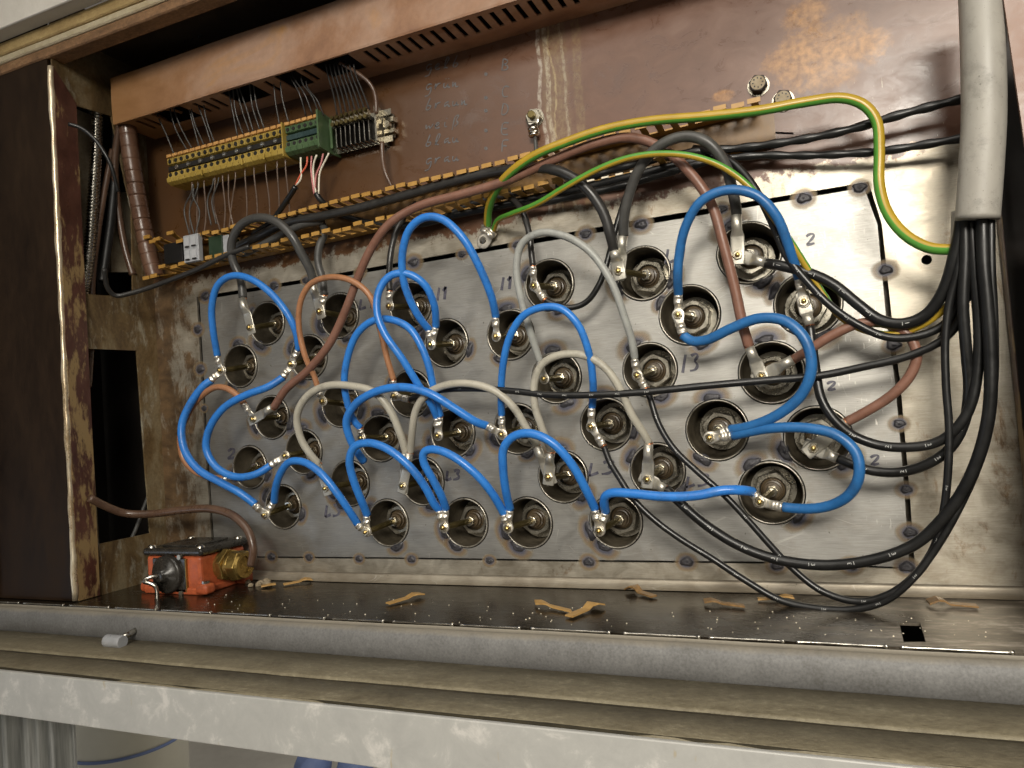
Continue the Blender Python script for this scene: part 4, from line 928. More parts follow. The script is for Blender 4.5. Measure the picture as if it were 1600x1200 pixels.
# yellow and green earth wires
cable('thick yellow and green earth wire arching along the trunking to the right', yg('yellow_green_thick', 0.1, 0.25), 16, [(762,352,.010),(763,330,.022),(772,302,.04),(795,272,.055),(835,243,.062),(885,222,.062),(945,202,.06),(1015,189,.058),(1100,182,.056),(1190,172,.054),(1255,160,.05),(1315,153,.046),(1350,164,.044),(1370,190,.044),(1374,235,.046),(1374,290,.048),(1388,335,.052),(1418,370,.058),(1455,388,.064),(1492,390,.070)], .02)
cable('thinner yellow and green earth wire arching below the thick one', yg('yellow_green_thin', 0.5, 0.60), 10.5, [(771,360,.010),(777,345,.02),(800,334,.04),(840,318,.058),(885,291,.066),(935,264,.07),(985,246,.072),(1040,240,.072),(1090,246,.07),(1135,264,.068),(1175,296,.066),(1210,342,.06),(1237,380,.056),(1262,420,.05),(1285,458,.046),(1310,492,.046),(1345,514,.048),(1390,523,.05),(1430,513,.053),(1465,492,.057),(1495,462,.062)], .02)
# twisted black pairs entering from the right
twist = lambda L: 1 + 0.13 * math.sin(L * 260)
cable('upper twisted black cable running from the sheath into the trunking', M['black'], 13, [(1515,152,.03),(1460,165,.03),(1400,181,.028),(1340,199,.026),(1280,213,.024),(1215,224,.022),(1150,232,.02),(1080,238,.02),(1020,250,.018),(950,268,.016),(870,294,.014)], .01, rf=twist)
cable('lower twisted black cable running from behind the sheath into the trunking', M['black'], 12, [(1515,214,.03),(1450,225,.026),(1380,236,.022),(1310,241,.02),(1250,243,.018),(1190,243,.018),(1120,250,.02),(1050,268,.022),(980,288,.024),(900,306,.022),(820,322,.018)], .01, rf=twist)
cable('black cable lying deepest in the trunking on the right', M['black'], 13, [(1130,243,.016),(1060,258,.02),(990,275,.018),(930,290,.012),(860,306,.010),(780,322,.010),(700,338,.010)], .01)
cable('black cable lying along the floor of the trunking in the middle', M['black'], 11, [(820,300,.008),(740,318,.01),(680,345,.012),(620,352,.012),(560,345,.01),(520,330,.01)], .01)
cable('grey cable curling out of the left part of the trunking', M['mid_grey'], 11, [(505,345,.022),(470,352,.028),(430,372,.03),(400,388,.028),(378,396,.022),(368,385,.016)], .01)
cable('black cable leaving the trunking upwards to the green terminals', M['black'], 8.5, [(395,365,.02),(425,345,.028),(445,318,.03),(462,292,.036)], .01)
cable('thin dark grey cable draped from the trunking over the side opening', M['dark_grey'], 7.5, [(390,385,.044),(355,398,.05),(310,420,.052),(270,436,.054),(235,449,.06),(205,458,.07),(180,462,.08),(168,450,.09),(163,420,.10)], .01)
cable('black wire crossing the top of the side opening', M['black'], 6, [(107,194,.128),(125,199,.12),(150,220,.11),(172,255,.10),(185,300,.09)], .01)
cable('dark brown cable running from the side opening to the brass gland', M['dark_brown'], 12.5, [(140,778,.118),(165,791,.10),(195,802,.08),(235,803,.066),(285,797,.058),(330,795,.056),(365,806,.056),(388,830,.058),(396,858,.06),(392,884,.06)], .01)
cable('brown cable standing up beside the metal terminals', M['dark_brown'], 6.5, [(531,98,.045),(560,115,.04),(580,133,.034),(587,152,.03),(588,178,.028)], .01)
cable('brown cable hanging from the metal terminals into the trunking', M['dark_brown'], 7, [(597,222,.022),(598,248,.022),(603,272,.022),(613,293,.018)], .01)
# side compartment cables
def side(label, mat, wpx, pts, dx=-0.015, name='cable', cat='cable', rf=None, n=14):
    path = [PX(a[0], a[1], XL + dx + (a[2] if len(a) > 2 else 0)) for a in pts]
    sp_ = spline(path, 0.002); V, Fc, uv = tube(sp_, wpx * mpp(path[len(path) // 2]) / 2, n, rf)
    o = mesh_obj(name, V, Fc, mat, None, smooth=True); return tag(o, label, cat)
ribs = lambda L: 1 + 0.13 * math.sin(L * 2 * math.pi / 0.0044)
p_ = [PX(a, b, XL - 0.012) for a, b in ((152, 172), (150, 240), (145, 320), (139, 400), (130, 462))]
V, Fc, _ = tube(spline(p_, 0.0006), 16 * mpp(p_[2]) / 2, 14, ribs)
tag(mesh_obj('flexible_conduit', V, Fc, M['chrome'], smooth=True), 'ribbed shiny metal conduit standing in the side opening', 'conduit')
side('brown cable beside the ribbed metal conduit', M['dark_brown'], 10, [(176,235),(163,300),(152,370),(145,430),(143,500),(141,560),(138,605)], -0.012)
side('black cable in the side opening between two pale patches', M['black'], 13, [(182,200),(180,270),(174,340),(166,400),(160,440)], -0.010)
side('grey cable seen through the lower side opening', M['mid_grey'], 6, [(232,775),(222,800),(213,825),(204,845)], -0.006)
# spiral wrapped brown hose
p_ = [P(196, 175, .05), P(203, 230, .046), P(212, 290, .04), P(222, 345, .034), P(232, 395, .03), P(242, 432, .028)]
sp_ = spline(p_, 0.0008)
V, Fc, _ = tube(sp_, 26 * mpp(p_[2]) / 2, 18, lambda L: 1 - 0.10 * (((L / 0.0155) % 1.0) > 0.93))
tag(mesh_obj('spiral_wrapped_hose', V, Fc, simple('dark_wrap', (0.085, 0.042, 0.026), (0.15, 0.08, 0.05), 0.3, 0, 30), smooth=True), 'brown spiral wrapped cable bundle joining the two trunkings at the left', 'cable bundle')
p_ = [P(188, 190, .05), P(180, 250, .046), P(184, 320, .04), P(196, 390, .034), P(208, 430, .03)]
V, Fc, _ = tube(spline(p_), 0.0045, 12); tag(mesh_obj('cable', V, Fc, M['dark_brown'], smooth=True), 'brown cable close behind the spiral wrapped bundle', 'cable')
# grey sheath
p_ = [P(1530, -60, .088), P(1533, 0, .088), P(1536, 90, .09), P(1537, 180, .09), P(1533, 260, .09), P(1527, 343, .088)]
V, Fc, _ = tube(spline(p_), 31 * mpp(p_[2]), 28)
sh = mesh_obj('sheathed_cable', V, Fc, M['sheath'], smooth=True); tag(sh, 'thick pale grey sheath at the right holding all the black cores', 'cable')
p_ = [P(1508, 330, .062), P(1506, 400, .060), P(1505, 470, .058)]
V, Fc, _ = tube(spline(p_), 0.0095, 20); mesh_obj('sheath_tail', V, Fc, M['sheath'], sh, smooth=True)
# ------------------------------------------------------------------ open slotted trunking
HD = 0.040
Z1 = P(850, 240, HD)[2]; Z0 = P(700, 322, HD)[2]
X0 = P(222, 420, HD)[0]; X1 = P(1197, 152, HD)[0] + 0.004
tr = thing('slotted_trunking', 'open yellowed slotted trunking across the middle with broken fingers', 'trunking', ((X0 + X1) / 2, 0, Z0))
V, Fc = box((X0 + X1) / 2, -0.0022, (Z0 + Z1) / 2, X1 - X0, 0.0020, Z1 - Z0); mesh_obj('trunking_base', V, Fc, M['duct_inner'], tr)
V, Fc = box((X0 + X1) / 2, -0.008, Z1, X1 - X0, 0.0125, 0.0014); mesh_obj('trunking_wall', V, Fc, M['duct'], tr)
V, Fc = box((X0 + X1) / 2, -0.008, Z0, X1 - X0, 0.0125, 0.0014); mesh_obj('trunking_wall', V, Fc, M['duct'], tr)
def finger(x, z, sgn, length=HD, tilt=0.0, roll=0.0, nm='finger', parent=tr, mat=None, head=True):
    sh_ = 0.0033; hw = 0.0056; y0 = 0.0140; th = 0.0012
    out = [(-sh_, y0), (sh_, y0), (sh_, length - .008), (hw, length - .004), (hw, length), (-hw, length), (-hw, length - .004), (-sh_, length - .008)]
    if not head: out = [(-sh_, y0), (sh_, y0), (sh_ * .7, length), (-sh_ * .9, length - 0.003)]
    k = len(out); V = []
    for dz in (-th / 2, th / 2):
        for (a, b) in out: V.append([a, -b, dz])
    Fc = [tuple(range(k)), tuple(range(2 * k - 1, k - 1, -1))] + [(i, k + i, k + (i + 1) % k, (i + 1) % k) for i in range(k)]
    if head:
        V2, F2 = box(0, -length + 0.0004, 0.0016 * sgn, 2 * hw, 0.0012, 0.0044)
        V, Fc = merge((V, Fc), (V2, F2))
    V = np.array(V, float); piv = -y0
    yy = V[:, 1] - piv; V[:, 1] = piv + yy * math.cos(tilt); V[:, 2] = V[:, 2] + yy * math.sin(tilt)
    V[:, 0] += (V[:, 1] - piv) * math.tan(roll)
    V += np.array([x, 0, z])
    return mesh_obj(nm, V, Fc, mat or M['duct'], parent)
pitch = 0.01475; i = 0; x = X0 + 0.008
while x < X1 - 0.004:
    gone = 0.12 < x < 0.128
    if i < 4: finger(x, Z1, -1, HD + 0.004, tilt=random.uniform(-.5, -.15), roll=random.uniform(-.15, .25), mat=M['duct'])
    else: finger(x, Z1, -1, HD, tilt=random.uniform(-.05, .05), roll=random.uniform(-.03, .03))
    x += pitch; i += 1
x = X0 + 0.008; i = 0; xb = P(875, 288, HD)[0]; xs1 = P(1020, 262, HD)[0]
while x < X1 - 0.06:
    if x < xb:
        if random.random() > 0.08: finger(x, Z0, 1, HD - 0.002 if i > 2 else HD + .004, tilt=random.uniform(-.06, .10) + (0.3 if i < 2 else 0), roll=random.uniform(-.05, .05))
    elif abs(x - xs1) < pitch / 2: finger(x, Z0, 1, HD)
    else:
        V, Fc = box(x, -0.0150 - random.uniform(0, .001), Z0, 0.0075, 0.003, 0.0018); mesh_obj('broken_stub', V, Fc, M['duct_broken'], tr)
    x += pitch; i += 1
qa, qb = P(505, 318, HD), P(1188, 151, HD)
ksh = (qb[2] - qa[2]) / (qb[0] - qa[0]); zsh = qa[2]
for ch in tr.children:
    ox, oy, oz = ch['_o']
    for v in ch.data.vertices:
        xw = v.co.x + ox; v.co.z += ksh * (xw - qa[0]) + (zsh - Z1)
# ------------------------------------------------------------------ upper covered trunking
HU = 0.066
zt_ = P(300, 78, HU)[2]; zb_ = P(300, 155, HU)[2]; xl_ = P(174, 150, HU)[0]; xr_ = XR - 0.02
ut = thing('covered_trunking', 'closed trunking with a heat browned cover across the upper left', 'trunking', ((xl_ + xr_) / 2, 0, zb_))
V = []; prof = [(-HU + 0.004, zb_ - 0.0006), (-HU + 0.0008, zb_ - 0.0010), (-HU, zb_ + 0.0012), (-HU - 0.0006, (zb_ + zt_) / 2), (-HU, zt_ - 0.0012), (-HU + 0.0008, zt_ + 0.0006), (-HU + 0.006, zt_ + 0.0006)]
for k_ in range(60):
    X = xl_ + (xr_ - xl_) * k_ / 59
    for (yy, zz) in prof: V.append((X, yy + 0.0004 * math.sin(X * 27), zz + 0.0004 * math.sin(X * 19)))
k = len(prof); Fc = [(a * k + b, a * k + b + 1, (a + 1) * k + b + 1, (a + 1) * k + b) for a in range(59) for b in range(k - 1)]
cv = mesh_obj('trunking_cover', V, Fc, M['cover'], ut, smooth=False)
slots = []; x = xl_ + 0.03
xo = [P(a, b, 0.04)[0] for a, b in ((255, 175), (300, 160), (362, 140), (410, 128), (445, 120), (478, 112), (505, 108), (560, 96))]
big = [(xo[0], xo[1]), (xo[2], xo[3]), (xo[4], xo[5]), (xo[6], xo[7])]
while x < xr_ - 0.02:
    inb = any(a - 0.006 < x < b + 0.006 for a, b in big)
    if not inb: slots.append([(x - .0028, -.056), (x + .0028, -.056), (x + .0028, -.026), (x - .0028, -.026)])
    x += 0.0138
for a, b in big: slots.append([(a, -.060), (b, -.060), (b, -.022), (a, -.022)])
poly_with_holes('slotted_underside', [(xl_, -HU + .005), (xr_, -HU + .005), (xr_, -0.0008), (xl_, -0.0008)], slots, 0.0016, lambda v: (v[0], v[1], zb_ + 0.0012 + v[2]), M['cover'], ut)
V, Fc = box((xl_ + xr_) / 2, -HU / 2, zt_ - 0.001, xr_ - xl_, HU - 0.006, 0.0016); mesh_obj('trunking_top', V, Fc, M['cover'], ut)
V, Fc = box((xl_ + xr_) / 2, -0.002, (zb_ + zt_) / 2, xr_ - xl_, 0.002, zt_ - zb_ - 0.006); mesh_obj('trunking_back', V, Fc, M['slot_dark'], ut)
V, Fc = box(xl_ + 0.001, -HU / 2, (zb_ + zt_) / 2, 0.0016, HU - 0.008, zt_ - zb_ - 0.006); mesh_obj('end_wall', V, Fc, M['cover'], ut)
# a few bent fingers under its left end
for k_ in range(7):
    px, py = 186 + k_ * 24, 188 - k_ * 6
    a = P(px, py, 0.05); b = P(px + 26, py + 6 + (k_ % 3) * 3, 0.022)
    V, Fc, _ = tube([a, (a + b) / 2 + [0, 0, 0.001], b], 0.0022, 4); mesh_obj('bent_finger', V, Fc, M['cover'], ut)
# wires glimpsed in the dark space above the trunking
for k_ in range(8):
    x_ = 262 + k_ * 7 + random.uniform(-2, 2); y_ = 58 - k_ * 2
    V, Fc, _ = tube(spline([P(x_, y_ - 14, .03), P(x_ + 3, y_, .034), P(x_ + random.uniform(-4, 6), y_ + 14, .03)]), 0.0008, 6)
    tag(mesh_obj('thin_wire', V, Fc, M['dark_grey'], smooth=True), 'thin grey wire in the dark gap above the browned cover, ' + ['first', 'second', 'third', 'fourth', 'fifth', 'sixth', 'seventh', 'eighth'][k_] + ' from left', 'wire', 'thin wires above the upper trunking')
# ------------------------------------------------------------------ terminal blocks
HB = 0.042
bx0 = P(258, 243, HB)[0]; bx1 = P(441, 191, HB)[0]; bx2 = P(497, 178, HB)[0]
bz0 = 0.5 * (P(268, 289, HB)[2] + P(445, 240, HB)[2]); bz1 = 0.5 * (P(258, 243, HB)[2] + P(440, 192, HB)[2]); bh = bz1 - bz0
rail = thing('mounting_rail', 'narrow metal rail behind the row of terminals', 'rail', ((bx0 + 0.0) / 2, -0.003, bz0))
xr2 = P(612, 200, .01)[0]
V, Fc = merge(box((bx0 + xr2) / 2, -0.004, bz0 + bh * .5, xr2 - bx0, 0.004, 0.027), box((bx0 + xr2) / 2, -0.009, bz0 + bh * .5 + .0155, xr2 - bx0, 0.001, 0.007), box((bx0 + xr2) / 2, -0.009, bz0 + bh * .5 - .0155, xr2 - bx0, 0.001, 0.007))
mesh_obj('rail_profile', V, Fc, M['boss'], rail)
def block_meshes(w, housing, mid):
    g = {}
    pr = [(-.011, 0), (-.036, 0), (-.0415, .003), (-.0425, .0085), (-.0400, .0095), (-.0392, .0165), (-.0345, .0180), (-.0345, .0265), (-.0392, .0280), (-.0400, .0350), (-.0385, .0365), (-.030, .0385), (-.011, .0375)]
    s = bh / .0405; k = len(pr); V = []
    for sx in (-w / 2 * .94, w / 2 * .94):
        for (a, b) in pr: V.append((sx, a, b * s))
    Fc = [tuple(range(k))[::-1], tuple(range(k, 2 * k))] + [(i, (i + 1) % k, k + (i + 1) % k, k + i) for i in range(k)]
    g['housing'] = (V, Fc, housing)
    g['marker_tab'] = (*box(0, -.0385, .0388 * s, w * .80, .006, .0040 * s), M['block_orange'])
    g['wire_socket'] = (*cyl((0, -.0390, .0315 * s), (0, -.0402, .0315 * s), w * .27, n=12), M['hole_black'])
    g['lower_socket'] = (*cyl((0, -.0390, .0130 * s), (0, -.0402, .0130 * s), w * .27, n=12), M['hole_black'])
    g['jumper'] = (*box(0, -.0360, .0222 * s, w * .97, .004, .0062 * s), mid)
    g['screw'] = (*merge(cyl((0, -.0375, .0225 * s), (0, -.0392, .0225 * s), w * .30, n=12), box(0, -.0394, .0225 * s, w * .4, .0006, .0006)), M['chrome'])
    return g
ORDN = ['first', 'second', 'third', 'fourth', 'fifth', 'sixth', 'seventh', 'eighth', 'ninth', 'tenth', 'eleventh', 'twelfth', 'thirteenth', 'fourteenth', 'fifteenth', 'sixteenth', 'seventeenth', 'eighteenth', 'nineteenth']
def make_blocks(x0, x1, n, housing, mid, cname, screws):
    w = (x1 - x0) / n; g = block_meshes(w, housing, mid); protos = {}
    for i in range(n):
        t_ = thing('terminal_block', f'{cname} terminal block with an orange marker, {ORDN[i]} from the left of its colour', 'terminal', (x0 + w * (i + .5), 0, bz0), cname + ' terminal blocks on the rail')
        for nm, (V, Fc, mm) in g.items():
            if nm == 'screw' and not (screws and i % 2 == 1): continue
            if nm in protos:
                c = protos[nm].copy(); col.objects.link(c); c.parent = t_
            else:
                o = mesh_obj(nm, V, Fc, mm, t_, local=True); protos[nm] = o
                if nm in ('housing', 'marker_tab'): bevel(o, 0.0004, 1)
make_blocks(bx0, bx1, 19, M['block_yellow'], M['hole_black'], 'yellow', True)
V, Fc = box(bx1 + .0004, -.0275, bz0 + bh * .48, .0014, .034, bh * 1.04); tag(mesh_obj('divider_plate', V, Fc, M['block_yellow']), 'thin yellow divider between the yellow and green terminals', 'divider')
make_blocks(bx1 + .0012, bx2, 6, M['block_green'], simple('blue_green_recess', (0.012, 0.03, 0.03), (0.03, 0.06, 0.06), 0.4), 'green', False)
for px in (316, 379, 413):
    a = P(px, 262 - (px - 316) * .27, HB); V, Fc = box(a[0], -.0432, bz0 + .004, .0016, .0014, .0075); tag(mesh_obj('marker_clip', V, Fc, M['block_yellow']), {316: 'left', 379: 'middle', 413: 'right'}[px] + ' one of three small yellow clips on the terminals', 'clip', 'clips on the lower ledge')
ep = P(0, 0)
pts_ = [(-.044, bz0 - .001), (-.044, bz1 + .004), (-.020, bz1 + .002), (-.006, bz0 + bh * .85), (-.003, bz0 - .002), (-.020, bz0 - .003)]
V, Fc = merge(slab([np.array([bx2 + .0006, a, b]) for a, b in pts_], 0.0022), box(bx2 + .0035, -.024, bz0 + bh * .5, .003, .0015, bh * .9))
ob = mesh_obj('end_plate', V, Fc, M['block_green']); tag(ob, 'large green end plate beside the last green terminal', 'end plate')
# bare metal terminals
mx0 = P(522, 205, .022)[0]; mx1 = P(580, 190, .022)[0]
for i in range(8):
    X = mx0 + (mx1 - mx0) * (i + .5) / 8
    t_ = thing('bare_terminal', f'bare metal terminal without housing, {ORDN[i]} after the green end plate', 'terminal', (X, 0, bz0), 'bare metal terminals')
    V, Fc = box(0, -.012, bh * .42, .0014, .022, bh * .78); mesh_obj('black_plate', V, Fc, M['hole_black'], t_, local=True)
    V, Fc = merge(box(.0016, -.0245, bh * .35, .0011, .0012, bh * .6), box(.0016, -.019, bh * .66, .0011, .012, .0012), box(.0016, -.018, bh * .05, .0012, .013, .0012)); mesh_obj('metal_strip', V, Fc, M['chrome'], t_, local=True)
    V, Fc = box(0, -.024, bh * .82, .0046, .006, .0085); mesh_obj('clamp', V, Fc, M['nut'], t_, local=True)
    V, Fc = merge(cyl((0, -.0265, bh * .90), (0, -.0300, bh * .92), .0024, n=10), cyl((0, -.0265, bh * .72), (0, -.0300, bh * .71), .0024, n=10)); mesh_obj('clamp_screws', V, Fc, M['brass_dark'], t_, local=True)
xe = P(592, 195, .02)[0]
cl_ = thing('end_clamp', 'metal end clamp closing the terminal row at the right', 'clamp', (xe, 0, bz0))
V, Fc = box(xe, -.014, bz0 + bh * .45, .0022, .026, bh * 1.05); mesh_obj('clamp_plate', V, Fc, M['boss'], cl_)
V, Fc = merge(box(xe + .009, -.010, bz0 + bh * .62, .013, .008, .005), box(xe + .009, -.010, bz0 + bh * .28, .013, .008, .004), cyl((xe + .008, -.012, bz0 + bh * .45), (xe + .008, -.018, bz0 + bh * .45), .0045, n=6)); mesh_obj('clamp_screw', V, Fc, M['nut'], cl_)
# ------------------------------------------------------------------ thin wires
WN = {}
def wire(pts, mat, w, label, group):
    k = WN.get(group, 0); WN[group] = k + 1
    if group and 'coloured' not in group: label = label + ', ' + ORDN[k] + ' from left'
    path = [P(*p) for p in pts]
    V, Fc, _ = tube(spline(path, 0.003), w * mpp(path[len(path) // 2]) / 2, 7)
    return tag(mesh_obj('thin_wire', V, Fc, mat, smooth=True), label, 'wire', group)
g1 = 'grey wires from the upper trunking to the terminals'; lab1 = 'thin grey wire hanging from the upper trunking to a terminal'
for (a, b, c_, d_) in ((246,180,272,239),(266,172,292,232),(272,171,300,230),(293,160,311,227),(297,159,319,225),(307,157,330,222),(317,155,335,220),(357,140,371,210),(364,139,380,208),(370,138,390,205),(374,137,396,204),(390,132,406,201),(396,131,413,199),(427,120,437,193),(437,118,451,189)):
    m_ = random.uniform(-3, 3)
    wire([(a - 2, b - 10, .05), (a, b, .047), ((a + c_) / 2 - 2 + m_, (b + d_) / 2, .043), (c_, d_ + 2, .038)], M['mid_grey'], 2.3, lab1, g1)
for (a, b, c_, d_) in ((452,118,478,181),(456,118,488,178),(470,128,498,176),(478,135,506,181)):
    wire([(a, b - 8, .048), (a + 3, b + 4, .048), ((a + c_) / 2 + 3, (b + d_) / 2 - 3, .045), (c_, d_, .038)], M['dark_grey'], 2.4, 'thin dark wire hanging to the green terminals', 'dark wires to the green terminals')
for i in range(8):
    a = 512 + i * 6.2; c_ = 527 + i * 7.2
    wire([(a - 3, 100, .046), (a, 116, .042), ((a + c_) / 2 + 1, 145, .034), (c_, 181 - i * 1.4, .026)], M['dark_grey'], 2.8, 'thin dark wire hanging to the bare metal terminals', 'dark wires to the metal terminals')
g2 = 'wires from the terminals down into the lower trunking'; lab2 = 'thin brownish wire dropping from terminals into lower trunking'
M['thin_brown'] = simple('thin_brown_wire', (0.10, 0.07, 0.055), (0.18, 0.13, 0.10), 0.3, 0, 20)
for (a, b, c_, d_, e_, f_) in ((309,290,308,330,309,372),(319,288,322,330,318,375),(348,280,352,325,350,362),(357,278,358,320,366,358),(368,275,362,320,358,360),(383,271,386,320,385,355),(397,268,402,320,402,350),(415,262,421,315,422,345),(433,258,436,310,437,342),(446,255,451,310,453,335),(336,283,334,320,344,360),(300,291,296,330,298,372)):
    wire([(a, b - 6, .034), (a, b + 4, .034), (c_, d_, .028), (e_, f_, .024)], M['thin_brown'], 2.2, lab2, g2)
for (a, b, c_, d_, e_, f_) in ((302,294,288,325,296,366),(310,292,296,328,303,366),(334,285,324,312,330,352),(342,283,331,312,338,350),(303,300,312,330,305,368)):
    wire([(a, b - 6, .036), (a - 2, b + 6, .036), (c_, d_, .034), (e_, f_, .036)], M['mid_grey'], 2.3, 'thin black wire from the yellow terminals to the silver connector', 'black wires from the yellow terminals')
for (m_, l_, ps) in (('white', 'short white wire bent to the left under the green terminals', [(470,246),(470,262),(471,280),(462,290)]), ('red', 'red wire under the green terminals', [(480,245),(480,258),(470,272),(462,289)]),
                     ('pink', 'pink wire straight down under the green terminals', [(487,244),(486,265),(489,290),(491,303)]), ('white', 'middle white wire under the green terminals', [(495,242),(490,255),(490,280),(494,303)]),
                     ('pink', 'second pink wire crossing behind a white one', [(505,240),(502,256),(494,272),(492,300)]), ('white', 'rightmost white wire under the green terminals', [(514,239),(509,250),(500,268),(498,303)])):
    wire([(a, b, .036) for a, b in ps], M[m_], 3.2, l_, None) if False else wire([(a, b, .036) for a, b in ps], M[m_], 3.0, l_, 'coloured wires under the green terminals')
cable('black sleeve gathering the coloured wires into the lower trunking', M['black'], 9, [(494,302,.036),(500,312,.034),(512,322,.026),(525,330,.014)], .01)
# connectors sitting in the trunking
def connector(px0, py0, px1, py1, h0, h1, mat, label, nm='connector', slotsn=0, frontm=None):
    a = P(px0, py1, h1); b = P(px1, py0, h1); t_ = thing(nm, label, 'connector', ((a[0] + b[0]) / 2, -h0, a[2]))
    V, Fc = box((a[0] + b[0]) / 2, -(h0 + h1) / 2, (a[2] + b[2]) / 2, b[0] - a[0], h1 - h0, b[2] - a[2]); bevel(mesh_obj('connector_body', V, Fc, mat, t_), .0006)
    if frontm:
        w, hh = b[0] - a[0], b[2] - a[2]
        for sx in (-.22, .22):
            for sz in (-.24, .24):
                V, Fc = box((a[0] + b[0]) / 2 + sx * w, -h1 - .0006, (a[2] + b[2]) / 2 + sz * hh, w * .30, .0012, hh * .34); mesh_obj('connector_latch', V, Fc, frontm, t_)
                V, Fc = box((a[0] + b[0]) / 2 + sx * w, -h1 - .0014, (a[2] + b[2]) / 2 + (sz - .17) * hh, w * .26, .0008, hh * .05); mesh_obj('latch_slot', V, Fc, M['hole_black'], t_)
    return t_
connector(288, 364, 309, 411, .037, .044, M['silver'], 'silver grey connector standing in the left of the trunking', frontm=simple('pale_silver', (.42, .43, .45), (.52, .53, .55), .35, .2))
connector(257, 376, 284, 414, .016, .036, M['black'], 'black connector block left of the silver connector')
connector(327, 366, 346, 405, .006, .036, simple('dark_green_plastic', (.01, .025, .012), (.02, .04, .02), .35), 'dark green connector in the trunking')
connector(347, 366, 357, 398, .028, .034, M['silver'], 'narrow silver connector partly behind the grey arch')
# ------------------------------------------------------------------ bolts on the back panel
def bolt(px, py, label, r=0.0085, hh=0.009, nut=False):
    c0 = P(px, py, hh); c0 = np.array([c0[0], 0, c0[2]])
    t_ = thing('bolt', label, 'bolt', (c0[0], 0, c0[2]))
    V, Fc = lathe(c0, (0, -1, 0), [(0, r * 1.18), (.0012, r * 1.18), (.0012, r * .9)], 24); mesh_obj('washer', V, Fc, M['boss'], t_)
    V, Fc = cyl(c0 + [0, -.001, 0], c0 + [0, -hh, 0], r, n=6, hexa=.3); bevel(mesh_obj('hex_head', V, Fc, M['void'] if not nut else M['boss'], t_), .0007)
    if nut:
        V, Fc = lathe(c0, (0, -1, 0), [(hh, r * .5), (hh + .005, r * .5), (hh + .0055, r * .4), (hh + .0055, 0)], 18); mesh_obj('threaded_end', V, Fc, M['brass_dark'], t_, smooth=False)
    else:
        V, Fc = lathe(c0 + [0, -hh, 0], (0, -1, 0), [(0.0001, r * .78), (.0003, r * .74), (.0003, 0.0001)], 24); mesh_obj('head_face', V, Fc, M['insul'], t_)
        Vs, Fs = [], []
        for k in range(8):
            a = k * math.pi / 4; cc = c0 + np.array([math.cos(a) * r * .52, -hh - .0005, math.sin(a) * r * .52])
            v_, f_ = box(*cc, .0009 + .0006 * abs(math.cos(a)), .0003, .0009 + .0006 * abs(math.sin(a))); Vs, Fs = merge((Vs, Fs), (v_, f_))
        mesh_obj('head_marks', Vs, Fs, M['hole_black'], t_)
    return t_
bolt(1184, 129, 'upper left of the two hex bolts at the right end of the trunking')
bolt(1223, 153, 'hex bolt just above the thick yellow and green wire')
bolt(832, 181, 'stud with a nut holding a ring lug, below the dried drips', .0085, .008, True)
def free_lug(px, py, qx, qy, h, label, nm='ring_lug', rs=1.2):
    S = P(px, py, h); E = P(qx, qy, h); V, Fc, rb_, d, u = lug_mesh(S, E, 'ring', .004, rs); return V, Fc
V, Fc = free_lug(832, 184, 836, 214, .0065, ''); 
lw_ = cable('short earth wire hanging from the stud into the trunking', M['mid_grey'], 6, [(836,212,.0075),(837,225,.01),(838,240,.014)], .0)
mesh_obj('cable_lug', V, Fc, M['chrome'], lw_, smooth=True)
# earth eyelets on the plate edge
eye = thing('earth_screw', 'silver screw clamping two earth lugs at the plate edge', 'screw', tuple(P(756, 376, 0)))
c0 = P(756, 376, .004); V, Fc = lathe(np.array([c0[0], 0, c0[2]]), (0, -1, 0), [(0, .0072), (.003, .0072), (.003, .0045), (.0068, .0042), (.0078, .003), (.0078, 0)], 20); mesh_obj('screw_head', V, Fc, M['chrome'], eye, smooth=False)
for (qx, qy, k) in ((762, 354, 0), (772, 361, 1)):
    V, Fc = free_lug(756, 377, qx, qy, .0045 + .0015 * k, '', rs=1.25); mesh_obj('ring_lug', V, Fc, M['tin'], eye, smooth=True)
# ------------------------------------------------------------------ orange red switch box
q = PZ(312, 931, ZS); fx1 = q[0]; fy = q[1] + 0.004; fx0 = PZ(229, 926, ZS)[0] + 0.002
ztp = P(285, 869, -fy)[2]
sw = thing('limit_switch', 'orange red cast switch box with black lid on the oily shelf', 'switch', ((fx0 + fx1) / 2, -.05, ZS))
D = 0.072
def sb_(name, *a, mat='red_box', bv=.002):
    o = mesh_obj(name, *box(*a), M[mat], sw); bevel(o, bv, 3); return o
cxm = (fx0 + fx1) / 2; cym = fy + D / 2
sb_('switch_body', cxm, cym, (ZS + ztp) / 2, fx1 - fx0 - .002, D, ztp - ZS, bv=.004)
sb_('base_flange', cxm, cym, ZS + .004, fx1 - fx0 + .003, D + .006, .008)
sb_('mounting_foot', fx1 + .003, fy + .002, ZS + .007, .018, .016, .012, bv=.004)
sb_('mounting_foot', fx0 - .006, fy + .010, ZS + .006, .016, .018, .012, bv=.004)
sb_('mounting_foot', fx1 + .006, fy + D - .012, ZS + .008, .018, .016, .016, bv=.004)
V, Fc = cyl((fx1 + .004, fy + .002, ZS + .012), (fx1 + .004, fy + .002, ZS + .016), .0045, n=14); mesh_obj('foot_screw', V, Fc, M['chrome'], sw)
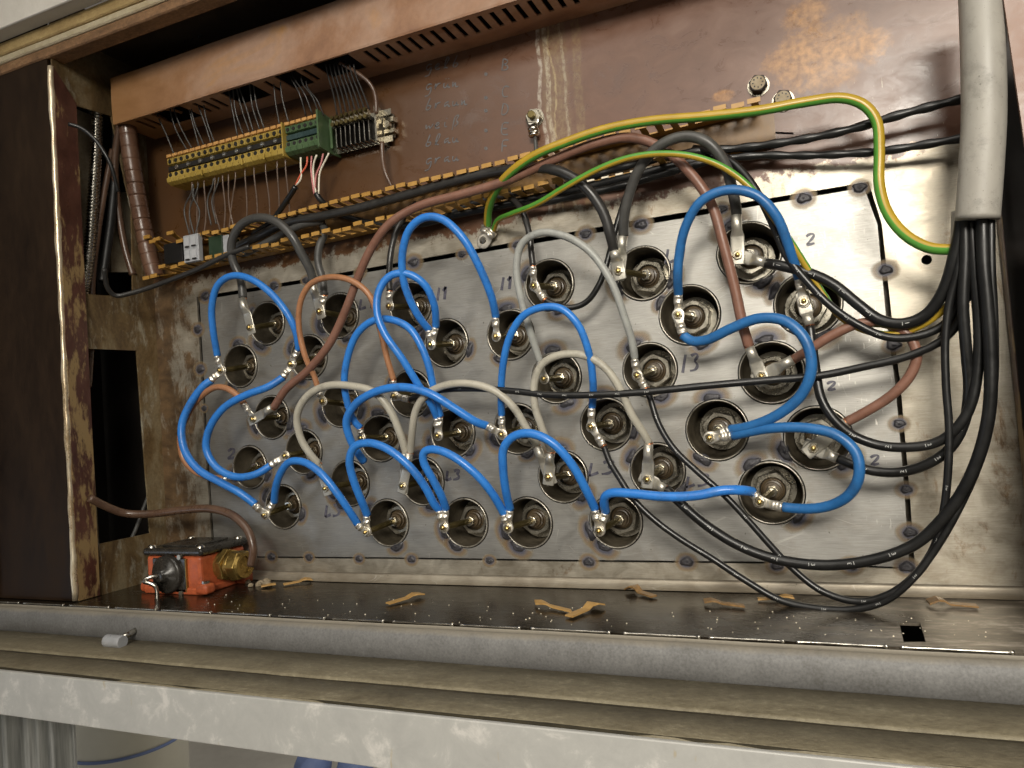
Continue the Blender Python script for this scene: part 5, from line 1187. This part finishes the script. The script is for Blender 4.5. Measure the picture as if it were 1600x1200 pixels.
# lid: rounded, slightly domed
V = []; nx_, ny_ = 12, 12
o = sb_('lid', cxm, cym, ztp + .0045, fx1 - fx0 + .006, D + .004, .009, mat='black_lid', bv=.0035)
sb_('lid_rib', cxm, cym, ztp + .0098, (fx1 - fx0) * .62, D * .72, .003, mat='black_lid', bv=.0014)
for sx in (-1, 1):
    for sy in (-1, 1):
        c_ = np.array([cxm + sx * ((fx1 - fx0) / 2 - .005), cym + sy * (D / 2 - .006), ztp + .0085])
        V, Fc = lathe(c_, (0, 0, 1), [(0, .005), (.002, .0048), (.0035, .003), (.0038, 0)], 14, up=(1, 0, 0)); mesh_obj('lid_screw', V, Fc, M['chrome'], sw, smooth=True)
kc = P(262, 897, -fy + .004)
sb_('knob_plate', kc[0] + .001, fy - .0015, (ZS + ztp) / 2, .052, .003, (ztp - ZS) * .9, mat='black_lid', bv=.001)
sb_('knob_plate_edge', kc[0] + .0275, fy - .0016, (ZS + ztp) / 2, .0012, .0034, (ztp - ZS) * .88, mat='gland_brass', bv=.0003)
V, Fc = lathe((kc[0], fy - .002, kc[2]), (0, -1, 0), [(0, .0225), (.005, .0222), (.0062, .0205), (.0065, .0165), (.0085, .0155), (.0092, .008), (.0150, .0072), (.0155, .0055), (.0155, 0)], 36); mesh_obj('knob', V, Fc, M['black_lid'], sw, smooth=True)
a0 = np.array([kc[0], fy - .016, kc[2]])
V, Fc, _ = tube(spline([a0, a0 + [-.006, -.008, .001], a0 + [-.012, -.012, -.003], P(243, 915, -fy + .022), P(246, 944, -fy + .02)]), .0026, 10); mesh_obj('lever', V, Fc, M['chrome'], sw, smooth=True)
for (sx, sz) in ((.020, .020), (.020, -.022)):
    V, Fc = cyl((kc[0] + sx, fy - .002, kc[2] + sz), (kc[0] + sx, fy - .0055, kc[2] + sz), .003, n=12); mesh_obj('plate_screw', V, Fc, M['boss'], sw)
gz = P(352, 886, .06)[2]; gy = fy + D * .48; g0 = np.array([fx1 - .002, gy, gz])
V, Fc = merge(cyl(g0, g0 + [.006, 0, 0], .0165, n=24), cyl(g0 + [.006, 0, 0], g0 + [.015, 0, 0], .0205, n=6, hexa=.2))
bevel(mesh_obj('gland_base', V, Fc, M['gland_brass'], sw), .0012)
V, Fc = merge(cyl(g0 + [.015, 0, 0], g0 + [.021, 0, 0], .0165, n=28), cyl(g0 + [.021, 0, 0], g0 + [.033, 0, 0], .0190, .0180, n=6, hexa=.5))
bevel(mesh_obj('gland_nut', V, Fc, M['gland_brass'], sw), .0012)
V, Fc = lathe(g0, (1, 0, 0), [(.033, .0155), (.036, .0145), (.036, .0105), (.030, .009), (.030, 0)], 28); mesh_obj('gland_ring', V, Fc, M['gland_brass'], sw, smooth=False)
# ------------------------------------------------------------------ debris on the shelf
def fragment(ax, ay, bx_, by_, label, w=.0075, bend=.0022, dark=False, thick=.0014, hd=True):
    a = PZ(ax, ay, ZS + .0015); b = PZ(bx_, by_, ZS + .0015)
    d = b - a; L = np.linalg.norm(d); d /= L; s = np.array([-d[1], d[0], 0])
    if abs(d[0]) > .9: s = np.array([-d[1], abs(d[0]), 0])
    prof = [(0, w * .5, 0.0), (.55, w * .45, .0006), (.68, w * .5, bend), (.80, w * .75, bend * 1.2), (1.0, w * .8, .001)]
    if not hd: prof = [(0, w * .5, 0.0), (.5, w * .6, bend * .5), (1., w * .4, .0006)]
    V = []
    for (t_, hw, z_) in prof:
        for (sg, dz) in ((-1, 0), (1, 0), (1, thick), (-1, thick)): V.append(a + d * L * t_ + s * sg * hw + np.array([0, 0, z_ + dz]))
    n = len(prof); Fc = [(i * 4 + k, i * 4 + (k + 1) % 4, (i + 1) * 4 + (k + 1) % 4, (i + 1) * 4 + k) for i in range(n - 1) for k in range(4)] + [(3, 2, 1, 0), tuple(4 * n - 4 + k for k in range(4))]
    o = mesh_obj('plastic_fragment', V, Fc, M['frag_dark'] if dark else M['wood']); return tag(o, label, 'fragment', 'broken trunking fingers on the shelf')
fragment(606, 944, 659, 930, 'thin broken plastic finger lying alone on the shelf, left of centre')
fragment(893, 956, 836, 944, 'left one of the two bright plastic fragments touching each other', w=.009)
fragment(889, 964, 936, 946, 'right one of the two bright plastic fragments touching each other', w=.009, bend=.003)
fragment(1022, 933, 983, 922, 'bent dark fragment near the rear of the shelf at the centre', bend=.004, dark=True)
fragment(1163, 948, 1100, 942, 'speckled brown fragment below the lowest black curves', dark=True)
fragment(1184, 937, 1240, 936, 'small tan fragment beside the lowest black cable', w=.006, bend=.002)
fragment(1527, 948, 1450, 944, 'crumpled fragment in the right rear corner of the shelf', w=.009, bend=.0035, dark=True)
fragment(443, 914, 487, 907, 'small yellow fragment on the left of the shelf', w=.008)
fragment(408, 917, 431, 914, 'tiny bright fragment beside the brass gland', w=.008, bend=.002, hd=False)
V, Fc = [], []
for k_ in range(7):
    c_ = PZ(400 + random.uniform(-14, 20), 911 + random.uniform(-5, 4), ZS + .003); r = random.uniform(.003, .0055)
    v_, f_ = lathe(c_ - [0, 0, r * .7], (0, 0, 1), [(0, r), (r * .6, r * 1.05), (r * 1.1, r * .5), (r * 1.25, .0001)], 7, up=(1, 0, 0)); V, Fc = merge((V, Fc), (v_, f_))
tag(mesh_obj('dirt_clump', V, Fc, M['insul'], smooth=False), 'greenish dirt clump on the shelf under the brass gland', 'dirt')
V, Fc = [], []
for k_ in range(110):
    px = random.uniform(320, 1560); c_ = PZ(px, random.uniform(925, 960) + (px - 320) * .035, ZS + .0002); r = random.uniform(.0002, .0007)
    if c_[1] < YF + .004 or c_[1] > -.012: continue
    v_, f_ = lathe(c_, (0, 0, 1), [(0, r), (r, r * .8), (r * 1.3, .00001)], 5, up=(1, 0, 0)); V, Fc = merge((V, Fc), (v_, f_))
gr = mesh_obj('grit', V, Fc, M['duct_broken']); gr['kind'] = 'stuff'; tag(gr, 'fine pale grit scattered over the black oily shelf', 'grit'); 
# catch pin on the front lip
pn = thing('catch_pin', 'small grey metal pin sticking out of the front lip', 'pin', tuple(PZ(190, 1000, -.222)))
a = P(214, 984, -ybot - .002); b = P(187, 999, -ybot + .018); V, Fc = cyl(a, b, .0032, n=14); mesh_obj('pin_shaft', V, Fc, M['chrome'], pn, smooth=True)
c_ = P(167, 1001, -ybot + .019); d_ = P(192, 1003, -ybot + .019); V, Fc = cyl(c_, d_, .0066, n=18); bevel(mesh_obj('pin_head', V, Fc, M['silver'], pn), .0006)
# children of children keep local coordinates; nothing else to do
